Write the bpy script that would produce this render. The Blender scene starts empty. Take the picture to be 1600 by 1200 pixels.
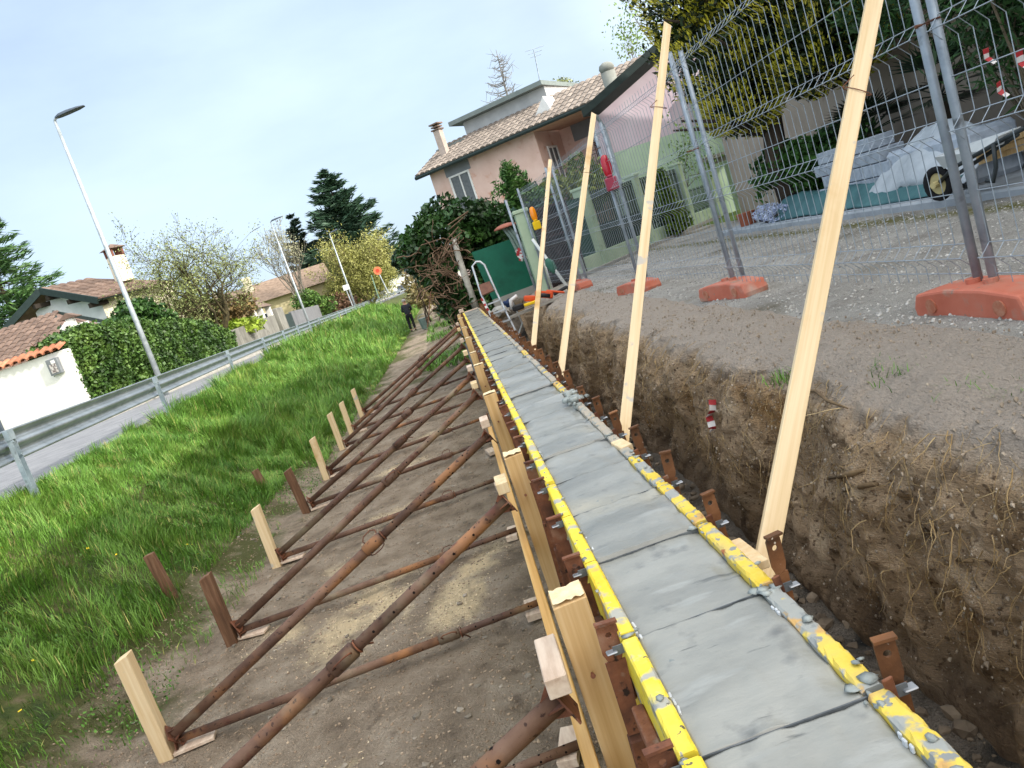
import bpy, bmesh, math, random
import numpy as np
from mathutils import Vector, Matrix
random.seed(7); rng = np.random.default_rng(11)
scene = bpy.context.scene
col = scene.collection
rad = math.radians

# ------------------------------------------------------------------ camera
CAM = Vector((0, 0, 2.36)); FPX = 1230.0
def cam_axes():
    yaw, pitch, roll = 0.0376667, math.atan(197.0 / FPX), rad(18.5)
    cy, sy = math.cos(yaw), math.sin(yaw)
    f = Vector((sy * math.cos(pitch), cy * math.cos(pitch), -math.sin(pitch)))
    r0 = Vector((cy, -sy, 0)); u0 = r0.cross(f)
    r = r0 * math.cos(roll) - u0 * math.sin(roll); u = r0 * math.sin(roll) + u0 * math.cos(roll)
    return r, u, f
CR, CU, CF = cam_axes()
cd = bpy.data.cameras.new('camera'); cam = bpy.data.objects.new('camera', cd); col.objects.link(cam)
m3 = Matrix((CR, CU, -CF)).transposed()
cam.matrix_world = Matrix.Translation(CAM) @ m3.to_4x4()
cd.sensor_fit = 'HORIZONTAL'; cd.sensor_width = 36.0; cd.lens = 36.0 * FPX / 1600.0
cd.clip_start = 0.05; cd.clip_end = 4000
scene.camera = cam
# survey helpers: a sight line from the photographer's stand, cut with a real plane of the place
def sight(px, py): return CF + CR * ((px - 800) / FPX) + CU * ((600 - py) / FPX)
def at(px, py, Y):
    d = sight(px, py); return CAM + d * (Y / d.y)
def atx(px, py, X):
    d = sight(px, py); return CAM + d * (X / d.x)
def atz(px, py, Z):
    d = sight(px, py); return CAM + d * ((Z - CAM.z) / d.z)
def atp(px, py, p, n):
    d = sight(px, py); return CAM + d * ((Vector(p) - CAM).dot(Vector(n)) / d.dot(Vector(n)))

# ------------------------------------------------------------------ light
SUN_EL, SUN_AZ = rad(31), rad(118)          # azimuth clockwise from +Y
sdir = Vector((math.sin(SUN_AZ) * math.cos(SUN_EL), math.cos(SUN_AZ) * math.cos(SUN_EL), math.sin(SUN_EL)))
sl = bpy.data.lights.new('sun', 'SUN'); so = bpy.data.objects.new('sun', sl); col.objects.link(so)
sl.energy = 3.2; sl.angle = rad(0.6); sl.color = (1.0, 0.95, 0.87)
so.rotation_euler = sdir.to_track_quat('Z', 'Y').to_euler(); so.location = (30, -20, 40)
w = bpy.data.worlds.new('World'); scene.world = w; w.use_nodes = True
nt = w.node_tree; nt.nodes.clear()
def N(nt, t, **kw):
    n = nt.nodes.new(t)
    for k, v in kw.items(): setattr(n, k, v)
    return n
out = N(nt, 'ShaderNodeOutputWorld'); bg = N(nt, 'ShaderNodeBackground'); sky = N(nt, 'ShaderNodeTexSky')
sky.sky_type = 'NISHITA'; sky.sun_disc = False; sky.sun_elevation = SUN_EL; sky.sun_rotation = SUN_AZ
sky.air_density = 1.0; sky.dust_density = 2.0; sky.ozone_density = 1.2; sky.altitude = 50
tc = N(nt, 'ShaderNodeTexCoord'); mp = N(nt, 'ShaderNodeMapping'); mp.inputs['Scale'].default_value = (1.2, 1.2, 3.2)
nz = N(nt, 'ShaderNodeTexNoise'); nz.inputs['Scale'].default_value = 1.7; nz.inputs['Detail'].default_value = 7; nz.inputs['Roughness'].default_value = .52
rp = N(nt, 'ShaderNodeValToRGB'); rp.color_ramp.elements[0].position = .30; rp.color_ramp.elements[0].color = (.56, .56, .56, 1)
rp.color_ramp.elements[1].position = .70; rp.color_ramp.elements[1].color = (.97, .97, .97, 1)
mx = N(nt, 'ShaderNodeMix', data_type='RGBA')
L = nt.links.new
# cloud brightness added round the out-of-view sun to lift the shaded site, plain elsewhere
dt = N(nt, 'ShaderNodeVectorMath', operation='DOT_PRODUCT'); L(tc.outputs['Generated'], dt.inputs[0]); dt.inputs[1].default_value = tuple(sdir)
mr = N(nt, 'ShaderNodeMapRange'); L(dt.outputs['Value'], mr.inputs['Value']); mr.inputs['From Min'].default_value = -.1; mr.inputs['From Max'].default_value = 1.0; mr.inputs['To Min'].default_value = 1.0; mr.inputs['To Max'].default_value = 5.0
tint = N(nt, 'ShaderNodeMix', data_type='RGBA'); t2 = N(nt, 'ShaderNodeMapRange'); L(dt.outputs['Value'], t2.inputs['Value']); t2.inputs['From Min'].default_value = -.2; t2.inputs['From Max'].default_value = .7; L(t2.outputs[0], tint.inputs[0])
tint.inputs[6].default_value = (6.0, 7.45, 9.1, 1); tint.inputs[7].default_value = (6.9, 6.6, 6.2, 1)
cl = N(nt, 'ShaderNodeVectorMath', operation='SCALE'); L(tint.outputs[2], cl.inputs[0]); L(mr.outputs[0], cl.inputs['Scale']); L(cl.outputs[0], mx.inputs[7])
L(tc.outputs['Generated'], mp.inputs['Vector']); L(mp.outputs[0], nz.inputs['Vector']); L(nz.outputs['Fac'], rp.inputs['Fac'])
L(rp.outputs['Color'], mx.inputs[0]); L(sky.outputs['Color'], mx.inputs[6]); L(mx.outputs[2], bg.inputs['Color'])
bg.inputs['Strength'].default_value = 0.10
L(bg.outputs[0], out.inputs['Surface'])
vs = scene.view_settings
vs.view_transform = 'Standard'; vs.look = 'None'; vs.gamma = 1.0; vs.use_curve_mapping = False; vs.exposure = 0.52
scene.cycles.max_bounces = 6

# ------------------------------------------------------------------ materials
def hx(h):
    c = [int(h[i:i + 2], 16) / 255 for i in (0, 2, 4)]
    return tuple(x / 12.92 if x <= .04045 else ((x + .055) / 1.055) ** 2.4 for x in c) + (1,)
def mat(name, cols, scale=6.0, detail=6, rough=.8, bump=0.0, bscale=None, metal=0.0, stretch=(1, 1, 1), obj=False,
        spec=.3, island=0.0, rand=0.0, lo=.3, hi=.7, spots=None, attr=None, dist=0.0, rot=(0, 0, 0)):
    """noise-driven colour ramp; spots=[(hex, scale, threshold, softness)] of dirt or paint; attr=(name, hex) mixes a vertex mask in"""
    m = bpy.data.materials.new(name); m.use_nodes = True; nt = m.node_tree; nt.nodes.clear(); L = nt.links.new
    o = N(nt, 'ShaderNodeOutputMaterial'); b = N(nt, 'ShaderNodeBsdfPrincipled'); L(b.outputs[0], o.inputs[0])
    b.inputs['Roughness'].default_value = rough; b.inputs['Metallic'].default_value = metal
    b.inputs['Specular IOR Level'].default_value = spec
    if obj:
        t = N(nt, 'ShaderNodeTexCoord'); src = t.outputs['Object']
        oi = N(nt, 'ShaderNodeObjectInfo'); ad = N(nt, 'ShaderNodeVectorMath', operation='ADD')
        sc = N(nt, 'ShaderNodeVectorMath', operation='SCALE'); sc.inputs[0].default_value = (13.1, 7.7, 5.3); L(oi.outputs['Random'], sc.inputs['Scale'])
        L(src, ad.inputs[0]); L(sc.outputs[0], ad.inputs[1]); src = ad.outputs[0]
    else:
        t = N(nt, 'ShaderNodeNewGeometry'); src = t.outputs['Position']
    mp = N(nt, 'ShaderNodeMapping'); mp.inputs['Scale'].default_value = stretch; mp.inputs['Rotation'].default_value = rot; L(src, mp.inputs['Vector'])
    nz = N(nt, 'ShaderNodeTexNoise'); nz.inputs['Scale'].default_value = scale; nz.inputs['Detail'].default_value = detail
    nz.inputs['Distortion'].default_value = dist; nz.inputs['Roughness'].default_value = .6; L(mp.outputs[0], nz.inputs['Vector'])
    r = N(nt, 'ShaderNodeValToRGB'); el = r.color_ramp.elements
    n = len(cols)
    el[0].position = lo; el[0].color = hx(cols[0]); el[1].position = hi; el[1].color = hx(cols[-1])
    for i in range(1, n - 1):
        e = el.new(lo + (hi - lo) * i / (n - 1)); e.color = hx(cols[i])
    L(nz.outputs['Fac'], r.inputs['Fac']); cur = r.outputs['Color']
    for sp_ in (spots or []):
        hexc, sc_, th, so_ = sp_[:4]
        z = N(nt, 'ShaderNodeTexNoise'); z.inputs['Scale'].default_value = sc_; z.inputs['Detail'].default_value = 5
        if len(sp_) > 4: m_ = N(nt, 'ShaderNodeMapping'); m_.inputs['Scale'].default_value = sp_[4]; L(src, m_.inputs['Vector']); L(m_.outputs[0], z.inputs['Vector'])
        else: L(src, z.inputs['Vector'])
        mr = N(nt, 'ShaderNodeMapRange'); mr.inputs['From Min'].default_value = th; mr.inputs['From Max'].default_value = th + so_; L(z.outputs['Fac'], mr.inputs['Value'])
        k = N(nt, 'ShaderNodeMix', data_type='RGBA'); L(mr.outputs[0], k.inputs[0]); L(cur, k.inputs[6]); k.inputs[7].default_value = hx(hexc); cur = k.outputs[2]
    for a in (attr or []):
        at_ = N(nt, 'ShaderNodeAttribute'); at_.attribute_name = a[0]
        z = N(nt, 'ShaderNodeTexNoise'); z.inputs['Scale'].default_value = a[3] if len(a) > 3 else 22; z.inputs['Detail'].default_value = 6; L(src, z.inputs['Vector'])
        s1 = N(nt, 'ShaderNodeMath', operation='MULTIPLY_ADD'); L(z.outputs['Fac'], s1.inputs[0]); s1.inputs[1].default_value = 1.6; s1.inputs[2].default_value = -1.3
        s2 = N(nt, 'ShaderNodeMath', operation='MULTIPLY_ADD'); L(at_.outputs['Fac'], s2.inputs[0]); s2.inputs[1].default_value = 2.0; L(s1.outputs[0], s2.inputs[2]); s2.use_clamp = True
        k = N(nt, 'ShaderNodeMix', data_type='RGBA'); L(s2.outputs[0], k.inputs[0]); L(cur, k.inputs[6]); k.inputs[7].default_value = hx(a[1]); cur = k.outputs[2]
    def hsv(fac_out, amt, cur):
        h = N(nt, 'ShaderNodeHueSaturation'); mr = N(nt, 'ShaderNodeMapRange'); L(fac_out, mr.inputs['Value'])
        mr.inputs['To Min'].default_value = 1 - amt; mr.inputs['To Max'].default_value = 1 + amt
        L(mr.outputs[0], h.inputs['Value']); L(cur, h.inputs['Color']); return h.outputs['Color']
    if island:
        g = N(nt, 'ShaderNodeNewGeometry'); cur = hsv(g.outputs['Random Per Island'], island, cur)
    if rand:
        oi = N(nt, 'ShaderNodeObjectInfo'); cur = hsv(oi.outputs['Random'], rand, cur)
    L(cur, b.inputs['Base Color'])
    if bump:
        z = N(nt, 'ShaderNodeTexNoise'); z.inputs['Scale'].default_value = bscale or scale * 3; z.inputs['Detail'].default_value = 8; z.inputs['Roughness'].default_value = .65
        L(mp.outputs[0], z.inputs['Vector'])
        bm = N(nt, 'ShaderNodeBump'); bm.inputs['Strength'].default_value = 1.0; bm.inputs['Distance'].default_value = bump; L(z.outputs['Fac'], bm.inputs['Height']); z2 = N(nt, 'ShaderNodeTexNoise'); z2.inputs['Scale'].default_value = (bscale or scale * 3) * 4.3; z2.inputs['Detail'].default_value = 5; L(mp.outputs[0], z2.inputs['Vector'])
        b2 = N(nt, 'ShaderNodeBump'); b2.inputs['Strength'].default_value = 1.0; b2.inputs['Distance'].default_value = bump * .4; L(z2.outputs['Fac'], b2.inputs['Height']); L(bm.outputs[0], b2.inputs['Normal']); L(b2.outputs[0], b.inputs['Normal'])
    return m

# ------------------------------------------------------------------ mesh helpers
ORG = {}
class MB:
    def __init__(s): s.v = []; s.f = []; s.m = []
    def add(s, vs, fs, mi=0):
        k = len(s.v); s.v.extend([tuple(p) for p in vs]); s.f.extend([tuple(i + k for i in f) for f in fs]); s.m.extend([mi] * len(fs)); return s
    def hexa(s, p, mi=0):     # 8 points: bottom ring 0-3, top ring 4-7
        return s.add(p, [(3, 2, 1, 0), (4, 5, 6, 7), (0, 1, 5, 4), (1, 2, 6, 5), (2, 3, 7, 6), (3, 0, 4, 7)], mi)
    def box(s, c, d, R=None, mi=0):
        c = Vector(c); x, y, z = d[0] / 2, d[1] / 2, d[2] / 2
        p = [Vector(q) for q in ((-x, -y, -z), (x, -y, -z), (x, y, -z), (-x, y, -z), (-x, -y, z), (x, -y, z), (x, y, z), (-x, y, z))]
        if R is not None: p = [R @ q for q in p]
        return s.hexa([q + c for q in p], mi)
    def span(s, a, b, mi=0):  # box from corner to corner
        a = Vector(a); b = Vector(b); return s.box((a + b) / 2, [abs(b[i] - a[i]) for i in range(3)], None, mi)
    def bar(s, p0, p1, wd, h, up=(0, 0, 1), mi=0, taper=1.0):
        p0 = Vector(p0); p1 = Vector(p1); d = (p1 - p0).normalized(); u = Vector(up)
        sx = d.cross(u)
        if sx.length < 1e-4: sx = d.cross(Vector((1, 0, 0)))
        sx.normalize(); u = sx.cross(d).normalized()
        q = []
        for p, k in ((p0, 1), (p1, taper)):
            q += [p - sx * wd / 2 * k - u * h / 2 * k, p + sx * wd / 2 * k - u * h / 2 * k, p + sx * wd / 2 * k + u * h / 2 * k, p - sx * wd / 2 * k + u * h / 2 * k]
        return s.hexa(q, mi)
    def tube(s, pts, r, n=8, mi=0, caps=True, closed=False):
        pts = [Vector(p) for p in pts]; k = len(pts); R = r if isinstance(r, (list, tuple)) else [r] * k
        vs, fs = [], []; ref = None
        for i, p in enumerate(pts):
            if closed: t = pts[(i + 1) % k] - pts[i - 1]
            else: t = pts[min(i + 1, k - 1)] - pts[max(i - 1, 0)]
            if t.length < 1e-9: t = Vector((0, 0, 1))
            t.normalize()
            if ref is None: ref = t.cross(Vector((0, 0, 1)) if abs(t.z) < .9 else Vector((1, 0, 0))).normalized()
            else:
                ref = ref - t * ref.dot(t)
                ref = ref.normalized() if ref.length > 1e-6 else t.orthogonal().normalized()
            b = t.cross(ref)
            for j in range(n):
                a = 2 * math.pi * j / n; vs.append(p + (ref * math.cos(a) + b * math.sin(a)) * R[i])
        for i in range(k if closed else k - 1):
            i2 = (i + 1) % k
            for j in range(n): fs.append((i * n + j, i * n + (j + 1) % n, i2 * n + (j + 1) % n, i2 * n + j))
        if caps and not closed: fs.append(tuple(range(n))[::-1]); fs.append(tuple((k - 1) * n + j for j in range(n)))
        return s.add(vs, fs, mi)
    def prism(s, poly, vec, mi=0):
        n = len(poly); v = Vector(vec); p = [Vector(q) for q in poly]
        return s.add(p + [q + v for q in p], [tuple(range(n))[::-1], tuple(range(n, 2 * n))] + [(i, (i + 1) % n, n + (i + 1) % n, n + i) for i in range(n)], mi)
    def plate(s, pts, th, mi=0):   # flat polygon given thickness along its normal
        p = [Vector(q) for q in pts]; nrm = (p[1] - p[0]).cross(p[2] - p[0]).normalized()
        return s.prism([q - nrm * th / 2 for q in p], nrm * th, mi)
    def lump(s, c, r, mi=0, jit=.25, sub=1, flat=1.0):
        bm = bmesh.new(); bmesh.ops.create_icosphere(bm, subdivisions=sub, radius=1)
        r = r if isinstance(r, (tuple, list)) else (r, r, r)
        vs = [Vector((v.co.x * r[0], v.co.y * r[1], v.co.z * r[2] * flat)) * (1 + random.uniform(-jit, jit)) + Vector(c) for v in bm.verts]
        fs = [tuple(v.index for v in f.verts) for f in bm.faces]; bm.free(); return s.add(vs, fs, mi)
    def build(s, name, mats, parent=None, origin=None, smooth=False, bevel=0.0, seg=1):
        return mk(name, s.v, s.f, mats, parent, origin, smooth, bevel, s.m, seg)
def mk(name, v, f, mats, parent=None, origin=None, smooth=False, bevel=0.0, mi=None, seg=1):
    org = ORG.get(parent.name, Vector()) if parent is not None else Vector(origin or (0, 0, 0))
    me = bpy.data.meshes.new(name)
    va = np.asarray(v, dtype=np.float64).reshape(-1, 3) - np.array(org)
    me.from_pydata(va.tolist(), [], f if isinstance(f, list) else f.tolist())
    if not isinstance(mats, (list, tuple)): mats = [mats]
    for m in mats: me.materials.append(m)
    if mi is not None and len(mats) > 1: me.polygons.foreach_set('material_index', mi)
    if smooth: me.polygons.foreach_set('use_smooth', [True] * len(me.polygons))
    o = bpy.data.objects.new(name, me); col.objects.link(o)
    if parent is not None: o.parent = parent
    else: o.location = org
    ORG[o.name] = org
    if bevel:
        b = o.modifiers.new('bevel', 'BEVEL'); b.width = bevel; b.segments = seg; b.limit_method = 'ANGLE'; b.angle_limit = rad(40)
    return o
def tag(o, label=None, cat=None, group=None, kind=None):
    if label: o['label'] = label
    if cat: o['category'] = cat
    if group: o['group'] = group
    if kind: o['kind'] = kind
    return o
def thing(name, loc, label, cat, group=None):
    o = bpy.data.objects.new(name, None); col.objects.link(o); o.location = loc; o.empty_display_size = .1
    ORG[o.name] = Vector(loc); return tag(o, label, cat, group)
def copy_tree(o, parent=None):
    c = o.copy(); col.objects.link(c)
    if parent is not None: c.parent = parent
    ORG[c.name] = ORG.get(o.name, Vector())
    for ch in o.children[:]: copy_tree(ch, c)
    return c
ORD = ('first second third fourth fifth sixth seventh eighth ninth tenth eleventh twelfth thirteenth fourteenth fifteenth sixteenth seventeenth eighteenth nineteenth twentieth').split()
def ordw(i):
    if i < 20: return ORD[i]
    t = {2: 'twenty', 3: 'thirty', 4: 'forty', 5: 'fifty'}[(i + 1) // 10]; r = (i + 1) % 10
    return (t[:-1] + 'ieth') if r == 0 else t + '-' + ORD[r - 1]

# vectorised value noise
def _h(i, j, k):
    n = (i.astype(np.int64) * 374761393 + j.astype(np.int64) * 668265263 + k.astype(np.int64) * 2147483647) & 0xffffffff
    n = ((n ^ (n >> 13)) * 1274126177) & 0xffffffff; n = n ^ (n >> 16)
    return (n & 0xffff) / 65535.0
def vnoise(x, y, z):
    x, y, z = np.broadcast_arrays(np.asarray(x, float), np.asarray(y, float), np.asarray(z, float))
    i, j, k = np.floor(x), np.floor(y), np.floor(z); u, v, w_ = x - i, y - j, z - k
    u = u * u * (3 - 2 * u); v = v * v * (3 - 2 * v); w_ = w_ * w_ * (3 - 2 * w_)
    r = 0
    for a in (0, 1):
        for b in (0, 1):
            for c in (0, 1):
                r = r + _h(i + a, j + b, k + c) * (u if a else 1 - u) * (v if b else 1 - v) * (w_ if c else 1 - w_)
    return r * 2 - 1
def fbm(x, y, z, oct=4):
    s, a, f = 0, 1.0, 1.0
    for _ in range(oct): s = s + a * vnoise(x * f, y * f, z * f); a *= .5; f *= 2.03
    return s
def quads(P, U, V):
    """many separate quads at centres P with half axes U, V (n,3 arrays)"""
    n = len(P); v = np.stack([P - U - V, P + U - V, P + U + V, P - U + V], 1).reshape(-1, 3)
    return v, np.arange(4 * n).reshape(n, 4)
def rand_dirs(n, flat=1.0):
    d = rng.normal(size=(n, 3)); d[:, 2] *= flat; return d / np.linalg.norm(d, axis=1, keepdims=True)
def leafquads(P, size, aspect=.6, up=0.0, axis=None, var=.4):
    """leaf-shaped four point faces (pointed lozenges) at P"""
    n = len(P); nr = rand_dirs(n); nr[:, 2] += up; nr /= np.linalg.norm(nr, axis=1, keepdims=True)
    a = rand_dirs(n) if axis is None else axis + .45 * rand_dirs(n)
    a = a - nr * (a * nr).sum(1, keepdims=True) * (1 if axis is None else .2); a /= np.linalg.norm(a, axis=1, keepdims=True) + 1e-9
    b = np.cross(nr, a); b /= np.linalg.norm(b, axis=1, keepdims=True) + 1e-9
    s = (size * (1 + var * rng.uniform(-1, 1, n)))[:, None] if np.ndim(size) == 0 else size[:, None]
    v = np.stack([P - a * s, P + b * s * aspect - a * s * .1, P + a * s, P - b * s * aspect - a * s * .1], 1).reshape(-1, 3)
    return v, np.arange(4 * n).reshape(n, 4)
# ------------------------------------------------------------------ setting: terrain in sheets that share their edges
DIRT = mat('ditch_dirt', ['6b5d4f', '938370', 'aa9a87', 'bcae9c'], scale=3.2, detail=10, rough=.95, bump=.06, bscale=26, lo=.25, hi=.78,
           spots=[('55473a', 6, .60, .2), ('ab9e8d', 50, .66, .06)], attr=[('dust', 'e0caa4', 0, 11), ('moss', '56582f', 0, 9)])
SOIL = mat('bank_soil', ['6b5741', 'a48b6d', 'c0a688', 'cfbc9f'], scale=2.4, detail=10, rough=.95, bump=.05, bscale=17, lo=.25, hi=.75, dist=.4, stretch=(1, .6, 2.2),
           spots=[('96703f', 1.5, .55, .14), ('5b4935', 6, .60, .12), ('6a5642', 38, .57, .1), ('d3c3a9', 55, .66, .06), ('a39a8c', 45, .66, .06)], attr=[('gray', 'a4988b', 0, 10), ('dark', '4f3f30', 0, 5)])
TRENCH = mat('trench_soil', ['4a4339', '776d61', '8d8376'], scale=4, detail=9, rough=.95, bump=.06, bscale=22, spots=[('33322f', 3, .55, .1), ('857d72', 55, .66, .05)])
GRAVEL = mat('gravel_soil', ['98928a', 'b0aba3', 'c0bcb5'], scale=2.2, detail=10, rough=.95, bump=.03, bscale=50,
             spots=[('77705f', 1.1, .55, .15), ('c4c1bb', 75, .63, .05), ('55514c', 60, .66, .05)], attr=[('moss', '6d6a35', 0, 9)])
TURF = mat('turf_soil', ['26301a', '3c4a20', '52572d', '6a5f48'], scale=5, detail=8, rough=.95, bump=.03, bscale=25)
ASPH = mat('asphalt', ['6d6e71', '7a7b7e', '868789'], scale=3, detail=10, rough=.85, bump=.003, bscale=200)
PAVE = mat('pavement_concrete', ['8b8880', 'a29f97'], scale=3, detail=8, rough=.9)
FIELD = mat('field_grass', ['3c4d1f', '566a2a', '6f7a3a'], scale=.6, detail=8, rough=.95)
def xrail(y): return np.interp(y, [-5, 0, 9, 15.5, 23, 30, 45, 80, 140, 900], [-4.9, -5.0, -5.3, -5.9, -6.6, -7.1, -7.6, -7.5, -6.4, -6.4])
def xfoot(y): return np.interp(y, [-5, 3, 6.5, 8, 11, 16, 31, 900], [-3.6, -3.65, -3.7, -3.6, -3.5, -3.4, -3.25, -3.0])
def sstep(a, b, x):
    t = np.clip((x - a) / (b - a), 0, 1); return t * t * (3 - 2 * t)
def bankz(x, y):      # height of the grass bank and of the ditch floor
    xf = xfoot(y); xr = xrail(y) - .35
    t = np.clip((xf + .5 - x) / (xf + .5 - xr), 0, 1)
    return 1.5 * (t * t * (3 - 2 * t) * .6 + t * .4) 
ys = np.concatenate([np.arange(-4, 0, .2), np.arange(0, 9, .03), np.arange(9, 14, .05), np.arange(14, 27, .12), np.arange(27, 60, .6), np.geomspace(60, 1500, 30)])
def section(y):
    xr = float(xrail(y)); xf = float(xfoot(y)); k = float(sstep(16.3, 17.6, np.array(y)))    # k: trench closes behind the wall's end
    S = []
    fx = -11.2 - np.geomspace(.01, 1500, 26)[::-1] + .01
    S.append(('field', [(x, 1.6) for x in fx]))
    S.append(('pavement', [(x, 1.6) for x in np.linspace(-11.2, -10.25, 6)] + [(-10.2, 1.595), (-10.2, 1.49)]))
    S.append(('road', [(x, 1.49 + .02 * math.sin(math.pi * (x + 10.2) / (xr + 9.85))) for x in np.linspace(-10.2, xr - .35, 16)]))
    S.append(('grass_bank', [(x, float(bankz(x, y))) for x in np.linspace(xr - .35, xf, 48)]))
    S.append(('ditch_ground', [(x, float(bankz(x, y))) for x in np.linspace(xf, .14, 84)]))
    zt = .28 * (1 - k) + 1.36 * k
    x1 = .52
    S.append(('trench_floor', [(.14, 0), (.15, 0 * (1 - k) + k * .5)] + [(x, zt + .05 * math.sin(x * 9) * (1 - k)) for x in np.linspace(x1, 1.28, 26)]))
    face = [(1.28, zt), (1.36, max(zt, .42)), (1.38, max(zt, .62)), (1.36, max(zt, .82)), (1.38, max(zt, 1.02)), (1.42, max(zt, 1.21)), (1.52, max(zt, 1.325)), (1.74, max(zt, 1.39)), (2.05, 1.415)]
    f = np.array(face); s = np.concatenate([[0], np.cumsum(np.hypot(np.diff(f[:, 0]), np.diff(f[:, 1])) + 1e-4)]); q = np.linspace(0, s[-1], 120)
    S.append(('earth_bank', list(zip(np.interp(q, s, f[:, 0]), np.interp(q, s, f[:, 1])))))
    S.append(('gravel_yard', [(x, 1.42) for x in np.concatenate([np.linspace(2.05, 3.5, 36), np.linspace(3.6, 6.7, 24)])]))
    S.append(('garden_ground', [(x, 1.42) for x in 6.7 + np.geomspace(.01, 1500, 22) - .01]))
    return S
secs = [section(y) for y in ys]
names = [s[0] for s in secs[0]]
SHEET = {}
start = 0; X = []; Z = []
for i, n in enumerate(names):
    a = np.array([s[i][1] for s in secs]); SHEET[n] = a
Yg = {n: np.repeat(ys[:, None], SHEET[n].shape[1], 1) for n in names}
def displace(n):
    a = SHEET[n]; x, z, y = a[:, :, 0].copy(), a[:, :, 1].copy(), Yg[n]
    near = np.clip((60 - y) / 30, 0, 1)
    if n in ('grass_bank', 'ditch_ground', 'trench_floor', 'earth_bank', 'gravel_yard'):
        g = fbm(x * 1.3, y * 1.3, 3.3, 3) * .03 + fbm(x * 6, y * 6, 1.7, 3) * .012
        fade = np.ones_like(x)
        if n == 'grass_bank': fade *= np.clip((x - (xrail(y) - .3)) / .6, 0, 1)
        if n == 'gravel_yard': g = g * .5
        if n == 'trench_floor': g = g * 1.8; fade *= np.clip((x - .5) / .1, 0, 1)
        if n == 'ditch_ground': fade *= 1
        z = z + g * fade * near
    if n in ('earth_bank', 'trench_floor'):
        zz = SHEET[n][:, :, 1]; amp = np.clip((zz - .15) / .2, 0, 1) * np.clip((1.44 - zz) / .12, 0, 1) * np.clip((17 - y) / 1.5, 0, 1)
        if n == 'trench_floor': amp = amp * np.clip((x - .9) / .38, 0, 1)
        d = fbm(0, y * 1.1 + 3, zz * .8, 3) * .10 + fbm(x * 0, y * 4.5, zz * 2.0, 4) * .055 + np.abs(fbm(x * 0 + 5, y * 12, zz * 8, 4)) * -.028 + fbm(x * 0 + 2, y * 22, zz * 24, 3) * .010
        d = d + .10 * np.maximum(0, fbm(2.2, y * 2.1, zz * .7, 2) - .1) * np.clip((1.1 - zz) / .5, 0, 1)      # hollows low in the face
        x = x - d * amp * -1.0
        z = z + fbm(7.1, y * 7, zz * 7, 4) * .028 * amp
    return x, y, z
DISP = {n: displace(n) for n in names}
for a, b in zip(names[:-1], names[1:]):     # weld neighbours
    for k in (0, 2): DISP[b][k][:, 0] = DISP[a][k][:, -1]
MATS = {'field': FIELD, 'pavement': PAVE, 'road': ASPH, 'grass_bank': TURF, 'ditch_ground': DIRT, 'trench_floor': TRENCH, 'earth_bank': SOIL, 'gravel_yard': GRAVEL, 'garden_ground': FIELD}
# sawdust patches (x, y, rx, ry, turn, strength) on the ditch floor
DUST = [(-1.45, 6.1, .5, .95, -.2, .8), (-.62, 5.9, .27, .95, -.35, .95), (-2.25, 6.3, .35, .5, .1, .6), (-1.6, 4.0, .45, .22, .3, .6), (-1.5, 8.6, .55, .4, .5, .55), (-.8, 8.4, .4, .3, .3, .5), (-1.6, 10.8, .9, .35, .3, .75), (-.9, 12.5, .5, .3, .2, .6), (-1.9, 7.4, .3, .3, 0, .4)]
def dustmask(x, y):
    r = np.zeros_like(x)
    for cx, cy, rx, ry, t, s in DUST:
        u = (x - cx) * math.cos(t) + (y - cy) * math.sin(t); v = -(x - cx) * math.sin(t) + (y - cy) * math.cos(t)
        r = np.maximum(r, s * np.clip(1.25 - np.sqrt((u / rx) ** 2 + (v / ry) ** 2), 0, 1))
    return 1.15 * r * np.clip(.75 + .5 * fbm(x * 4, y * 4, 9.1, 3), 0, 1)
for n in names:
    x, y, z = DISP[n]; ny, nx = x.shape
    v = np.stack([x, y, z], 2).reshape(-1, 3); i = np.arange(ny * nx).reshape(ny, nx)
    f = np.stack([i[:-1, :-1], i[:-1, 1:], i[1:, 1:], i[1:, :-1]], 2).reshape(-1, 4)
    o = mk(n, v, f, MATS[n], smooth=True); tag(o, kind='structure')
    def put(nm, val):
        a = o.data.attributes.new(nm, 'FLOAT', 'POINT'); a.data.foreach_set('value', np.ascontiguousarray(val.reshape(-1), dtype=np.float32))
    if n == 'ditch_ground':
        put('dust', dustmask(x, y))
        e = np.clip(1.0 - (x - xfoot(y)) / 1.1, 0, 1) * .75 + np.clip((y - 17) / 10, 0, .3); put('moss', np.clip(e + .45 * fbm(x * 1.6, y * 1.6, .4, 3), 0, 1) * (e > 0))
    if n == 'earth_bank':
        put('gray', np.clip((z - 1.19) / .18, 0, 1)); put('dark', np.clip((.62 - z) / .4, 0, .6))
    if n == 'gravel_yard':
        put('moss', np.clip(1 - np.abs(x - 4.55) / .35, 0, 1) * .75)
# far hills
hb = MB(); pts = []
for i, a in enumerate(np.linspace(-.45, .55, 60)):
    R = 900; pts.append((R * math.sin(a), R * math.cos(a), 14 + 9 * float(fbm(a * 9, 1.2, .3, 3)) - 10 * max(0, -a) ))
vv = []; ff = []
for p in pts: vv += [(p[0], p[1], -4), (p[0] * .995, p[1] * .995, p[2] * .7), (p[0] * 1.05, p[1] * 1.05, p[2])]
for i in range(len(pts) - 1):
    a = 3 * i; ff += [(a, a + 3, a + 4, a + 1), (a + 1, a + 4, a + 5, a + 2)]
hb.add(vv, ff); tag(hb.build('hills', mat('hazed_wood', ['6f7a80', '7d878b'], scale=.05, rough=1)), kind='structure')  # distance haze is put into the grey-blue of the hills

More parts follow.
